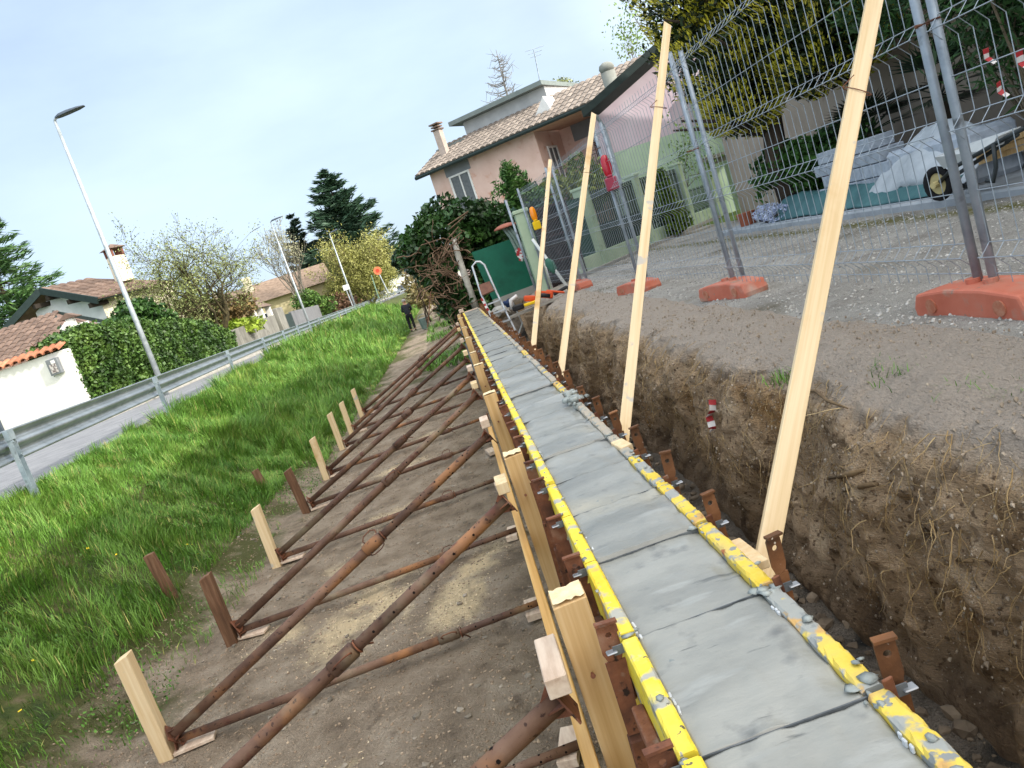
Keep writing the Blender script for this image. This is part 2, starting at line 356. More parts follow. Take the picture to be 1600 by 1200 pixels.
def zof(n, px, py):
    """height of the displaced sheet n under points"""
    x, y, z = DISP[n]; r = np.searchsorted(ys, py) - 1; r = np.clip(r, 0, len(ys) - 2); o_ = np.empty(len(px))
    for k in range(len(px)): o_[k] = np.interp(px[k], x[r[k]], z[r[k]])
    return o_

# ------------------------------------------------------------------ grass on the bank
def blades(P, h, wd, lean, az):
    n = len(P); d = np.stack([np.cos(az), np.sin(az), np.zeros(n)], 1); s = np.stack([-np.sin(az), np.cos(az), np.zeros(n)], 1)
    rows = []
    for t, k in ((0, 1.0), (.45, .85), (.8, .5), (1.0, .06)):
        c = P + d * (lean * h * t ** 1.8)[:, None]; c[:, 2] += h * (t - .35 * lean * t ** 2.2)
        rows += [c - s * (wd * k / 2)[:, None], c + s * (wd * k / 2)[:, None]]
    v = np.stack(rows, 1).reshape(-1, 3); b = np.arange(n)[:, None] * 8
    f = np.concatenate([b + np.array([[0, 1, 3, 2]]), b + np.array([[2, 3, 5, 4]]), b + np.array([[4, 5, 7, 6]])], 0)
    return v, f
def sow(n, y0, y1, pw, xa, xb, dens_scale, hmin, hmax, wd, seed):
    y = y0 + (y1 - y0) * rng.uniform(0, 1, n) ** pw; t = rng.uniform(0, 1, n)
    x = xa(y) + (xb(y) - xa(y)) * t
    c = fbm(x * 1.7 + seed, y * 1.1, 2.2, 3); keep = rng.uniform(-1.1, .6, n) < c + dens_scale(t, y); x, y, t, c = x[keep], y[keep], t[keep], c[keep]
    k = len(x); z = bankz(x, y) - .01
    tall = np.clip(.5 + .75 * fbm(x * 1.15 + 4, y * .8, 8.8, 3), 0, 1)
    tuft = np.clip(fbm(x * 4.2, y * 3.6, 5.5, 2) * 1.4, 0, 1)
    h = (hmin + (hmax - hmin) * np.clip(tall * .75 + tuft * .6, 0, 1.2)) * rng.uniform(.55, 1.15, k)
    az = 2 * math.pi * vnoise(x * 2.5, y * 2.5, .5) + rng.normal(0, 1.1, k)
    lean = np.clip(rng.normal(.45, .25, k), .05, 1.2)
    return blades(np.stack([x, y, z], 1), h, wd * rng.uniform(.6, 1.3, k) * (1 + np.clip(y - 8, 0, 60) * .055), lean, az)
GRASS = [mat('grass_blade', ['497226', '618933', '789a44'], scale=1.3, detail=6, rough=.55, island=.45, spots=[('8ea548', .8, .60, .15), ('42701f', 1.0, .56, .2), ('a39a5c', 3.5, .67, .1)], spec=.35),
         mat('dry_grass', ['8f9a4a', 'a9a662', 'b8a878'], scale=1.5, rough=.7, island=.3)]
up = lambda y: xrail(y) - .22; lowr = lambda y: xfoot(y) + .15
parts = [sow(26000, 13, 46, 1.2, lambda y: xfoot(y) - .35, lambda y: xfoot(y) + .55, lambda t, y: .45 - .8 * t, .06, .24, .008, 6.0),
         sow(80000, 3.5, 14, 1.0, up, lowr, lambda t, y: .60 - (.25 + .75 * t) * np.clip((9.5 - y) / 3, 0, 1) - 1.1 * np.clip(t - .8, 0, 1), .06, .26, .007, 1.0),
         sow(70000, 14, 30, 1.25, lambda y: xrail(y) + .12, lambda y: lowr(y) + .1, lambda t, y: .9 + 0 * t, .12, .52, .008, 2.0),
         sow(30000, 30, 75, 1.5, up, lambda y: lowr(y) + .1, lambda t, y: .9 + 0 * t, .18, .80, .011, 3.0),
         sow(9000, 4.0, 22, 1.2, lambda y: xfoot(y) - .2, lambda y: xfoot(y) + .75, lambda t, y: .05 - 1.0 * t, .03, .12, .007, 4.0)]
v = np.concatenate([p[0] for p in parts]); off = np.cumsum([0] + [len(p[0]) for p in parts[:-1]])
f = np.concatenate([p[1] + o for p, o in zip(parts, off)])
mi = (rng.uniform(0, 1, len(f) // 3 + 3) < .06).astype(int)
g = mk('grass', v, f, GRASS, mi=None); idx = (f[:, 0] // 8); g.data.polygons.foreach_set('material_index', (_h(idx, idx * 0 + 3, idx * 0) < .05).astype(np.int32))
tag(g, 'long green spring grass covering the bank below the guardrail', 'grass', kind='stuff')
# broad-leaved weeds among the grass foot
n = 9000; y = 4 + 12 * rng.uniform(0, 1, n) ** 1.4; x = xfoot(y) + rng.uniform(-1.5, .75, n); c = fbm(x * 2.4 + 9, y * 2.2, 1.1, 3); k = c > .18; x, y = x[k], y[k]
P = np.stack([x, y, bankz(x, y) + rng.uniform(.01, .10, len(x))], 1); v, f = leafquads(P, .015, .6, up=1.0)
tag(mk('weeds', v, f, mat('weed_leaf', ['32591a', '476f24', '5e8430'], scale=2, rough=.6, island=.35)), 'low broad-leaved weeds along the foot of the grass bank', 'weeds', kind='stuff')
n = 26; y = rng.uniform(4.5, 9, n); x = xfoot(y) - rng.uniform(0.0, 1.2, n); P = np.stack([x, y, bankz(x, y) + rng.uniform(.05, .16, n)], 1)
v, f = leafquads(P, .014, 1.0, up=2.0); tag(mk('dandelions', v, f, mat('petal', ['e8c818', 'f2d838'], rough=.7)), 'small yellow dandelion flowers dotted through the grass', 'flowers', kind='stuff')
# sawdust flakes
n = 45000; y = 3.2 + 11 * rng.uniform(0, 1, n) ** 1.2; x = rng.uniform(-3.0, -.2, n); k = rng.uniform(.05, 1, n) < dustmask(x, y) * 1.1; x, y = x[k], y[k]
z = zof('ditch_ground', x, y) + .004; nr = rand_dirs(len(x)); nr[:, 2] = np.abs(nr[:, 2]) + .8
v, f = leafquads(np.stack([x, y, z], 1), .0055, .6, up=2.0)
tag(mk('sawdust', v, f, mat('sawdust_flake', ['cdb792', 'dcc8a6', 'e6d6ba'], scale=30, rough=.9, island=.2)), 'pale sawdust strewn over the dirt between the props', 'sawdust', kind='stuff')

# pebbles and clods: one loose scatter per sheet
def scatter(n, xs, ysp, sheet, smin, smax, mats_, name, label, pw=3.0, cat='stones', sink=.3):
    base = MB().lump((0, 0, 0), 1, jit=.28, sub=1); bv = np.array(base.v); bf = np.array(base.f)
    z = zof(sheet, xs, ysp); s = smin + (smax - smin) * rng.uniform(0, 1, len(xs)) ** pw; s = s * (1 + np.clip(ysp - 6, 0, 30) * .03)
    a = rng.uniform(0, 6.28, len(xs)); sq = rng.uniform(.45, .9, len(xs)); st = rng.uniform(.7, 1.3, len(xs))
    V = np.empty((len(xs), len(bv), 3)); c, sn = np.cos(a)[:, None], np.sin(a)[:, None]
    V[:, :, 0] = xs[:, None] + s[:, None] * (bv[:, 0] * c - bv[:, 1] * sn * st[:, None]); V[:, :, 1] = ysp[:, None] + s[:, None] * (bv[:, 0] * sn + bv[:, 1] * c * st[:, None])
    V[:, :, 2] = (z + s * sq * (1 - 2 * sink) * .5)[:, None] + s[:, None] * sq[:, None] * bv[:, 2]
    F = (np.arange(len(xs))[:, None, None] * len(bv) + bf[None]).reshape(-1, 3)
    return tag(mk(name, V.reshape(-1, 3), F, mats_), label, cat, kind='stuff')
PEB = mat('pebble', ['655c50', '7f7669', '9a9184'], scale=8, rough=.9, island=.35)
CLOD = mat('clod', ['4b4136', '6c5f50', '857766'], scale=8, rough=.95, island=.3)
n = 30000; y = 2.0 + 14 * rng.uniform(0, 1, n) ** 1.5; x = rng.uniform(-3.6, 0.05, n)
scatter(n, x, y, 'ditch_ground', .002, .013, mat('crumb', ['6f604f', '8f7d69', 'a99883'], scale=8, rough=.95, island=.3), 'soil_crumbs', 'fine crumbs of brown soil over the ditch floor', 2, 'soil')
n = 1700; y = 2.2 + 16 * rng.uniform(0, 1, n) ** 1.7; x = rng.uniform(-3.4, 0.05, n)
scatter(n, x, y, 'ditch_ground', .004, .026, PEB, 'pebbles', 'small grey stones and crumbs lying on the ditch floor', 4)
n = 2200; y = 1 + 12 * rng.uniform(0, 1, n) ** 1.4; x = rng.uniform(.55, 1.28, n)
scatter(n, x, y, 'trench_floor', .006, .06, CLOD, 'soil_clods', 'crumbled soil clods on the trench floor beside the wall', 3, 'soil')
n = 26000; y = 2 + 17 * rng.uniform(0, 1, n) ** 1.5; x = 1.75 + 3.1 * rng.uniform(0, 1, n) ** 1.2
x1 = x.copy(); m_ = x1 > 2.06
scatter(m_.sum(), x[m_], y[m_], 'gravel_yard', .003, .013, mat('gravel_stone', ['8d8982', 'a8a49d', 'bcb8b1'], scale=8, rough=.9, island=.4), 'gravel', 'grey gravel strewn over the yard behind the mesh fence', 3, 'gravel')
# clods on the face of the bank
x, y, z = DISP['earth_bank']; r = rng.integers(0, len(ys), 120000); c_ = (120 * rng.uniform(.05, 1, 120000)).astype(int); k = (ys[r] > 1.2) & (ys[r] < 15) & (fbm(ys[r] * 2.2, c_ * .06, 4.4, 3) > rng.uniform(-.6, .9, 120000))
cl = MB(); base = MB().lump((0, 0, 0), 1, jit=.3, sub=1); bv = np.array(base.v); bf = np.array(base.f); rr, cc = r[k], c_[k]
C = np.stack([x[rr, cc], y[rr, cc], z[rr, cc]], 1) + rng.normal(0, .015, (len(rr), 3)); s = .0018 + .008 * rng.uniform(0, 1, len(rr)) ** 6; gy = DISP['earth_bank'][2][rr, cc] > 1.15
V = C[:, None, :] + s[:, None, None] * bv[None] * rng.uniform(.6, 1.3, (len(rr), 1, 3)); F = (np.arange(len(rr))[:, None, None] * len(bv) + bf[None]).reshape(-1, 3)
tag(mk('bank_clods', V.reshape(-1, 3), F, mat('bank_clod', ['77695a', '988a78', 'aea291'], scale=8, rough=.95, island=.2)), 'lumps of soil and stones sticking out of the cut earth bank', 'soil', kind='stuff')
# fine roots hanging from the face
rb = MB()
def face_pt(yq, cq):
    i = int(np.clip(np.searchsorted(ys, yq), 0, len(ys) - 1)); return Vector((x[i, cq], y[i, cq], z[i, cq]))
for q in range(2000):
    yq = 1.2 + 12 * random.random() ** 1.3; cq = random.randint(28, 82); p = face_pt(yq, cq) + Vector((-.015, 0, 0)); L_ = random.uniform(.03, .24); seg = 6
    d = Vector((random.uniform(-.5, -.05), random.gauss(0, .7), random.uniform(-1.6, -.1))).normalized(); pts = [p]
    for i_ in range(seg):
        d = (d + Vector((random.gauss(0, .25), random.gauss(0, .4), random.gauss(-.15, .3)))).normalized(); pn = pts[-1] + d * L_ / seg
        i2 = int(np.clip(np.searchsorted(ys, pn.y), 0, len(ys) - 1)); c2 = int(np.argmin(np.abs(z[i2] - pn.z))); pn.x = min(pn.x, x[i2, c2] - .008); pts.append(pn)
    r0 = random.choice([.0008, .0009, .0011, .0014, .0024]); rb.tube(pts, [r0 * (1 - .12 * i_) for i_ in range(seg + 1)], 4, caps=False)
tag(rb.build('roots', mat('root_bark', ['8a7048', 'a88e64', 'c4ad84'], scale=9, rough=.9, island=.3)), 'tangled thin roots hanging from the cut earth bank', 'roots', kind='stuff')
def root_branch(pts, r, label):
    b = MB().tube(pts, r, 6); return tag(b.build('branch', mat('branch_bark', ['5b4a36', '7d684c'], scale=14, rough=.9), origin=pts[0], smooth=True), label, 'branch')
def onface(px, py, X, o=-.02):
    bx, by, bz = DISP['earth_bank']
    for X in np.arange(1.15, 1.9, .01):        # walk along the sight line until it meets the cut face
        p = atx(px, py, X); i = int(np.clip(np.searchsorted(ys, p.y), 0, len(ys) - 1)); c = int(np.argmin(np.abs(bz[i] - p.z)))
        if bx[i, c] <= p.x: break
    p.x += o; return p
root_branch([onface(1258, 607, 1.52), onface(1290, 606, 1.52, -.05), onface(1315, 618, 1.52, -.07), onface(1342, 632, 1.52, -.05)], [.004, .008, .008, .003], 'bent broken twig sticking out of the bank top right of the tallest board')
root_branch([onface(1300, 745, 1.36), onface(1340, 737, 1.36, -.03), onface(1362, 730, 1.36, -.03)], [.008, .014, .006], 'short thick root stub in the bank below the bent twig')
root_branch([onface(1325, 765, 1.36), onface(1370, 752, 1.36, -.05), onface(1395, 748, 1.36, -.06)], [.005, .012, .008], 'dark root end jutting from the middle of the earth bank')
root_branch([onface(1505, 872, 1.36), onface(1532, 872, 1.36, -.03)], [.008, .006], 'small dark stick lodged low in the earth bank at the right')
# grass tufts on the bank top
tp = []
for px, py in ((1390, 578), (1405, 572), (1225, 590), (1525, 572), (1515, 610), (1590, 612), (1410, 585)):
    p = atz(px, py, 1.36); n = 60; tp.append(blades(np.array(p) + rng.normal(0, .05, (n, 3)) * [1, 1, .1] + [0, 0, -.02], rng.uniform(.03, .09, n), np.full(n, .005), rng.uniform(.3, 1, n), rng.uniform(0, 6.28, n)))
v = np.concatenate([p[0] for p in tp]); off = np.cumsum([0] + [len(p[0]) for p in tp[:-1]]); f = np.concatenate([p[1] + o for p, o in zip(tp, off)])
tag(mk('grass_tufts', v, f, GRASS[0]), 'sparse small green tufts growing on the earth bank edge', 'grass', kind='stuff')
# ------------------------------------------------------------------ formwork and fresh concrete
CONC = mat('wet_concrete', ['777873', '8e8e87', '9f9e96'], scale=2.2, detail=10, rough=.30, bump=.0035, bscale=7, stretch=(.8, 1.8, 1), spec=.5,
           spots=[('7e7f7a', 4, .58, .16), ('a8a28f', 1.7, .62, .14), ('7b817e', 26, .70, .04), ('9c9d98', 2.6, .58, .12), ('5c5e5b', 6, .66, .06, (1, 5, 1)), ('6a6b68', 11, .60, .15), ('999a95', 4, .60, .1, (1, 4, 1))])
YEL = mat('yellow_ply', ['e6c62c', 'f0d640', 'f3df62'], scale=5, rough=.55, bump=.001, bscale=40, spots=[('d3b060', 9, .60, .08), ('aeaca0', 11, .55, .06), ('8d8f8c', 5, .66, .03), ('a4a39a', 30, .66, .03), ('6a6450', 45, .68, .02)])
YELW = mat('worn_yellow_ply', ['d6b42a', 'e0c555', 'cdb56c'], scale=7, rough=.7, bump=.002, bscale=30, spots=[('c79f62', 8, .52, .05), ('9c9e99', 10, .53, .04), ('8a8d8b', 26, .60, .04), ('a8683f', 14, .70, .03)])
RUST = mat('rusty_steel', ['3d2a22', '5f3c2d', '7d4f38', '8d6a55'], scale=9, detail=9, rough=.75, bump=.002, bscale=60, obj=True, rand=.15, spots=[('8f7f72', 13, .62, .1), ('2c201b', 28, .62, .06)])
RUSTO = mat('orange_rust_steel', ['4f3826', '70492c', '8a6040'], scale=8, detail=9, rough=.75, bump=.0015, bscale=60, obj=True, rand=.22, spots=[('4a352a', 10, .58, .1), ('cfc4b2', 50, .70, .03)])
TUBE = mat('rusty_tube', ['48342b', '604739', '755b4b'], scale=5, detail=9, rough=.62, bump=.001, bscale=70, obj=True, rand=.2, spots=[('8f6544', 3.5, .55, .14), ('38241d', 44, .62, .04), ('827560', 2.2, .57, .14), ('5a3a30', 12, .6, .1)])
STRAP = mat('strap_steel', ['8d9094', 'a9adb2'], scale=12, rough=.45, metal=.6, spots=[('7a6a5c', 14, .62, .08)])
PINE = mat('fresh_pine', ['cdb184', 'dac199', 'e3cfab'], scale=3.2, rough=.7, stretch=(13, 13, .35), obj=True, rand=.07, bump=.0002, bscale=20, spots=[('a87c48', 3.4, .70, .02), ('b9b2a6', 7, .66, .05), ('c09a62', 1.6, .58, .1)])
PINEY = mat('golden_pine', ['bb9660', 'cba774', 'd8bb8e'], scale=3.0, rough=.6, stretch=(12, 12, .35), obj=True, rand=.08, bump=.0003, bscale=20, spots=[('8a5f30', 3, .70, .03)])
PINEY2 = mat('golden_pine_long', ['b98a48', 'cfa15e', 'dcb67a'], scale=3.0, rough=.6, stretch=(12, .35, 12), obj=True, rand=.08)
PINEEND = mat('pine_end', ['e2cc9e', 'f0e0bb'], scale=30, rough=.8, obj=True, bump=.002, bscale=60)
GREYWD = mat('pinkish_offcut', ['b39a86', 'cdb8a4', 'dccbb8'], scale=5, rough=.8, stretch=(6, 1, 6), obj=True, rand=.1)
OLDWD = mat('old_wood', ['4d3728', '6b4e3a', '836650'], scale=3, rough=.85, stretch=(9, 9, .6), obj=True, rand=.15, bump=.003, bscale=14)
ZT = 1.46
ty = [.36, .79, 1.21, 1.66, 2.12, 2.56, 2.98, 3.38, 3.80, 4.26]
while ty[-1] < 16.5: ty.append(ty[-1] + .44)
NT = len(ty); YEND = ty[-1]
# concrete: sides plus a trowelled, segmented top
yy = np.unique(np.concatenate([np.arange(.30, YEND, .022)] + [np.array([t - .009, t - .0046, t - .0038, t + .0038, t + .0046, t + .009]) for t in ty])); xx = np.concatenate([[.150], np.linspace(.156, .444, 26), [.450]])
Yc, Xc = np.meshgrid(yy, xx, indexing='ij')
seg = np.searchsorted(ty, yy); d_t = np.min(np.abs(yy[:, None] - np.array(ty)[None]), 1)
Zc = ZT - .012 + .006 * fbm(Xc * 3, Yc * 5, .2, 3) + .0025 * fbm(Xc * 22, Yc * 9, .2, 3)
Zc += (np.sin(seg * 2.7) * .004)[:, None] + ((yy - np.array(ty + [YEND + .4])[np.clip(seg, 0, NT)]) * .018 * np.cos(seg * 1.9))[:, None]
lip = np.clip(1 - d_t / .03, 0, 1)[:, None]; Zc += lip * (.003 * fbm(Xc * 25, Yc * 30, 4, 3) + .002)
Zc -= (d_t < .0042)[:, None] * .032
edge = np.clip(1 - np.minimum(Xc - .15, .45 - Xc) / .05, 0, 1); Zc += edge * .008 * fbm(Xc * 14, Yc * 14, 2, 3) - edge * .004
ny, nx = Xc.shape; ix = np.arange(ny * nx).reshape(ny, nx)
v = np.stack([Xc, Yc, Zc], 2).reshape(-1, 3).tolist(); f = np.stack([ix[:-1, :-1], ix[:-1, 1:], ix[1:, 1:], ix[1:, :-1]], 2).reshape(-1, 4).tolist()
k = len(v)
for i in range(ny): v += [(.15, yy[i], .02), (.45, yy[i], .02)]
for i in range(ny - 1): f += [(k + 2 * i, i * nx, (i + 1) * nx, k + 2 * i + 2), (i * nx + nx - 1, k + 2 * i + 1, k + 2 * i + 3, (i + 1) * nx + nx - 1)]
f += [tuple(ix[0]) [::-1] + (k, k + 1), tuple(ix[-1]) + (k + 2 * ny - 1, k + 2 * ny - 2)]
tag(mk('concrete_wall', v, f, CONC, smooth=True), 'long narrow freshly poured grey concrete wall between yellow form panels', 'wall')

BARE = mat('crusted_ply', ['b7a585', 'a8a094', 'c9b58a'], scale=9, rough=.8, spots=[('d9bb45', 7, .60, .06), ('8f928f', 9, .55, .08)])
def rough_top(mb, x0, x1, y0, y1, z0, z1, amp, n=14, mi=0):
    """board standing on edge whose upper arrises are nibbled"""
    ys_ = np.linspace(y0, y1, n); A = []
    for q, y in enumerate(ys_):
        j = lambda: random.uniform(-amp, amp * .3)
        A.append([(x0, y, z0), (x0, y, z1 - .004 + j()), (x0 + .004 + abs(j()), y, z1 + j() * .3), (x1 - .004 - abs(j()), y, z1 + j() * .3), (x1, y, z1 - .004 + j()), (x1, y, z0)])
    vs = [p for r in A for p in r]; fs = []
    for q in range(n - 1):
        for c in range(6): fs.append((q * 6 + c, q * 6 + (c + 1) % 6, q * 6 + 6 + (c + 1) % 6, q * 6 + 6 + c))
    fs += [tuple(range(6))[::-1], tuple((n - 1) * 6 + c for c in range(6))]; mb.add(vs, fs, mi)
for i in range(NT - 1):
    y0, y1 = ty[i] + .010, ty[i + 1] - .010; far = ty[i] > 9
    for side in (0, 1):
        x0, x1, mt = (.112, .149, YEL) if side == 0 else (.451, .492, YELW)
        bare = side == 1 and 5 < i < 30 and (i * 7) % 5 != 0
        t = thing('plywood_form', ((x0 + x1) / 2, (y0 + y1) / 2, .4), f"{'yellow' if not bare else 'cement-crusted'} plywood panel on the {'prop' if side == 0 else 'trench'} side of the wall, {ordw(i)} from near end", 'form panel',
                  'yellow form panels along the wall')
        b = MB(); zt_ = ZT + random.uniform(-.004, .006); rough_top(b, x0, x1, y0, y1, .05, zt_, .003 if side == 0 else .006, 10 if far else 26)
        b.build('plywood_sheet', BARE if bare else mt, t)
        if side == 0 or not far:      # horizontal steel walings of the panel
            xs = (.083, .1115) if side == 0 else (.4925, .522)
            for zc in (1.30, .75): MB().span((xs[0], y0 + .045, zc - .03), (xs[1], y1 - .045, zc + .03)).build('steel_waling', RUST, t, bevel=.004)
def hole_plate(mb, c, wt, wb, h, hr, hz, th):
    """upright plate facing -Y, tapering from wt at the top to wb, with a round hole; c is its bottom centre"""
    n = 16; outer = []; inner = []
    for q in range(n):
        a = 2 * math.pi * q / n + math.pi / n; dx, dz = math.cos(a), math.sin(a); inner.append((dx * hr, hz + dz * hr))
        s = 1 / max(abs(dx), abs(dz)); ox, oz = dx * s * wt / 2, dz * s
        oz = hz + (oz * (h - hz) if oz > 0 else oz * (hz * .25)); outer.append((ox, oz))
    zb = hz - hz * .25; vs = []
    for y in (-th / 2, th / 2):
        vs += [(c[0] + p[0], c[1] + y, c[2] + p[1]) for p in outer] + [(c[0] + p[0], c[1] + y, c[2] + p[1]) for p in inner]
    fs = []
    for q in range(n):
        r = (q + 1) % n; fs += [(q, r, n + r, n + q), (3 * n + q, 3 * n + r, 2 * n + r, 2 * n + q), (q, 2 * n + q, 2 * n + r, r), (n + r, 3 * n + r, 3 * n + q, n + q)]
    mb.add(vs, fs)
    x = c[0]; mb.hexa([(x - wb / 2, c[1] - th / 2, c[2]), (x + wb / 2, c[1] - th / 2, c[2]), (x + wb / 2, c[1] + th / 2, c[2]), (x - wb / 2, c[1] + th / 2, c[2]),
             (x - wt / 2, c[1] - th / 2, c[2] + zb - .001), (x + wt / 2, c[1] - th / 2, c[2] + zb - .001), (x + wt / 2, c[1] + th / 2, c[2] + zb - .001), (x - wt / 2, c[1] + th / 2, c[2] + zb - .001)])
def form_rib(side, m):
    """steel soldier of the form: holed top plate, turned top flange, channel below"""
    s = -1 if side == 0 else 1
    t = thing('form_rib', (0, 0, 0), None, 'form bracket', 'rusty brackets along the form')
    b = MB(); hole_plate(b, (s * .022, 0, -.20), (.050, .038)[side], (.036, .028)[side], .285, .0075, .255, .005)
    b.build('holed_plate', m, t)
    b = MB().box((s * .022, -.007, .0885), ((.053, .041)[side], .018, .006)); b.build('top_flange', m, t)
    b = MB(); b.span((s * .008, -.022, -1.1), (s * .042, .022, -.205)); b.build('channel', RUST, t, bevel=.004)
    return t
proto = {0: form_rib(0, RUST), 1: form_rib(1, RUSTO)}
used = set()
tilt = random.Random(5)
for i in range(NT):
    for side in (0, 1):
        if side in used: o = copy_tree(proto[side])
        else: o = proto[side]; used.add(side)
        x0 = .110 if side == 0 else .496
        dz = tilt.uniform(-.02, .03) if side else tilt.uniform(-.045, .0) - .055
        o.location = (x0, ty[i] + .03 + tilt.uniform(-.006, .006), ZT + dz); o.rotation_euler = (tilt.uniform(-.04, .04), tilt.uniform(-.05, .05), tilt.uniform(-.25, .25) if side else tilt.uniform(-.1, .1))
        o['label'] = f"rusty holed bracket on the {'prop' if side == 0 else 'trench'} side of the form, {ordw(i)} from near end"
tie0 = None
for i in range(NT):      # flat tie straps through the form with their wedges
    if tie0 is None:
        tie0 = thing('tie_strap', (0, 0, 0), '', 'tie strap', 'flat steel ties across the wall')
        MB().hexa([(x, y, z) for z in (-.011, .011) for x, y in ((-.212, -.0018), (.228, -.0018), (.228, .0018), (-.212, .0018))]).build('strap', mat('cement_shadow_steel', ['45494b', '63676a', '7b7f80'], scale=14, rough=.7, metal=.2), tie0)  # cement-covered steel, darkened further to carry the joint's shadow line
        for sx in (.230, -.216): MB().box((sx, 0, 0), (.026, .022, .004)).build('strap_end', STRAP, tie0, bevel=.002)
        MB().bar((.188, -.020, .045), (.212, .018, -.075), .006, .020, (1, 0, 0), taper=.6).build('wedge', RUST, tie0, bevel=.003)
        o = tie0
    else: o = copy_tree(tie0)
    o.location = (.300, ty[i], ZT - .0215 + random.uniform(-.002, .002)); o.rotation_euler = (0, random.uniform(-.012, .012), random.uniform(-.03, .03))
    o['label'] = f"flat grey steel tie strap lying across the fresh concrete, {ordw(i)} from the near end"
# cement left on the forms and foam slips at the edge of the pour
cl = MB()
for i in range(NT):
    far = ty[i] > 8
    for x, k in ((.465, 9), (.13, 2)):
        for q in range(k if not far else 4): cl.lump((x + random.gauss(0, .013), ty[i] + random.gauss(0, .026), ZT + random.uniform(-.006, .001)), (random.uniform(.004, .018), random.uniform(.004, .022), random.uniform(.001, .004)), jit=.45, sub=1)
    if not far:
        for q in range(3): cl.lump((random.gauss(.474, .012), ty[i] + random.uniform(.04, .4), ZT + .003), (random.uniform(.003, .012), random.uniform(.003, .018), random.uniform(.001, .004)), jit=.35)
        for q in range(1): cl.lump((random.gauss(.138, .012), ty[i] + random.uniform(.04, .4), ZT + .003), (random.uniform(.003, .009), random.uniform(.004, .011), random.uniform(.002, .006)), jit=.35)
for q in range(26): cl.lump((.475 + random.gauss(0, .03), 4.32 + random.gauss(0, .08), ZT + random.uniform(0, .035)), (random.uniform(.012, .03),) * 2 + (random.uniform(.01, .022),), jit=.4)
tag(cl.build('cement_lumps', mat('cement_lump', ['858b88', '9aa09c', 'abb0ab'], scale=18, rough=.7, bump=.003, bscale=60), smooth=True), 'grey cement lumps and splashes stuck on the form edges', 'cement', kind='stuff')
FOAM = mat('white_foam', ['b9bdc0', 'd4d7d9'], scale=20, rough=.7)
for k, (x, y0, y1, lb) in enumerate(((.155, 1.64, 1.73, 'beside the nearest square post'), (.155, 1.34, 1.42, 'nearest on the prop side'), (.155, 2.22, 2.34, 'just past the nearest square post'), (.446, 1.06, 1.11, 'on the trench side, nearest'), (.155, 3.42, 3.55, 'farthest along the prop side'), (.446, 1.55, 1.59, 'on the trench side, farther one'))):
    b = MB(); 
    for q in range(3): b.box((x + random.uniform(-.003, .003), y0 + (y1 - y0) * (q + .5) / 3, ZT - .013), (random.uniform(.004, .009), (y1 - y0) / 3 * random.uniform(.6, .95), .014), Matrix.Rotation(random.uniform(-.12, .12), 3, 'Z'))
    tag(b.build('foam_strip', FOAM, origin=(x, y0, ZT), bevel=.002), 'white foam strip showing at the edge of the concrete, ' + lb, 'foam strip', 'white foam strips at the concrete edge')

# ------------------------------------------------------------------ timber studs, prop stops, props and stakes
STUD = [1.93, 3.72, 5.45, 7.15, 8.75, 10.45, 12.6, 14.9, 16.3]
OFFY = [1.86, 3.62, 5.22, 7.02, 8.30, 9.95, 11.85, 14.2, 15.75]   # prop lines
STK = [None, None, 4.87, 6.45, 8.22, 10.14, 11.84, 13.79, 15.17, 17.1]
for i, y in enumerate(STUD):
    t = thing('timber_stud', (.02, y, 0), f"square {'golden' if i % 3 else 'pale'} timber stud standing against the form, {ordw(i)} from the near end", 'timber post', 'timber studs against the form')
    a = random.uniform(-.03, .03); zt_ = ZT + (.015 if i == 0 else random.uniform(-.03, .02)); b = MB()
    w2 = .046; b.hexa([(.080 - 2 * w2, y - w2, -.1), (.080, y - w2, -.1), (.080, y + w2, -.1), (.080 - 2 * w2, y + w2, -.1), (.080 - 2 * w2, y - w2, zt_), (.080, y - w2, zt_ + .004), (.080, y + w2, zt_ + .01), (.080 - 2 * w2, y + w2, zt_ + .006)])
    b.build('post', PINEY, t, bevel=.003)
    b = MB(); n = 7; g = [[(.080 - 2 * w2 + .003 + (2 * w2 - .006) * p / n, y - w2 + .003 + (2 * w2 - .006) * q / n, zt_ + .008 + random.uniform(0, .007)) for p in range(n + 1)] for q in range(n + 1)]
    b.add([p for r in g for p in r], [(q * (n + 1) + p, q * (n + 1) + p + 1, (q + 1) * (n + 1) + p + 1, (q + 1) * (n + 1) + p) for q in range(n) for p in range(n)]); b.build('sawn_end', PINEEND, t)
    MB().tube([(.03, y - w2 + .004, zt_ - .20), (.03, y - w2 - .022, zt_ - .195)], .0035, 6).tube([(.03, y - w2 - .022, zt_ - .195), (.03, y - w2 - .025, zt_ - .194)], .007, 8).build('nail', RUST, t)
for i, y in enumerate(OFFY):
    m = GREYWD if i % 2 == 0 else PINE
    b = MB(); b.box((-.060, y + .02, 1.335), (.058, .22 if i == 0 else .16, .055)); tag(b.build('stop_block', m, origin=(-.06, y, 1.33), bevel=.003), f"short offcut nailed above the prop head, {ordw(i)} along the form from the near end", 'wood block', 'offcuts above the prop heads')
# long timber lying behind the studs along the foot of the form
tag(MB().span((-.066, 1.0, .98), (-.029, 6.4, 1.06)).build('waling_timber', PINEY2, origin=(-.05, 1.0, 1.0), bevel=.003), 'long golden timber waling fixed low across the nearest studs', 'timber')

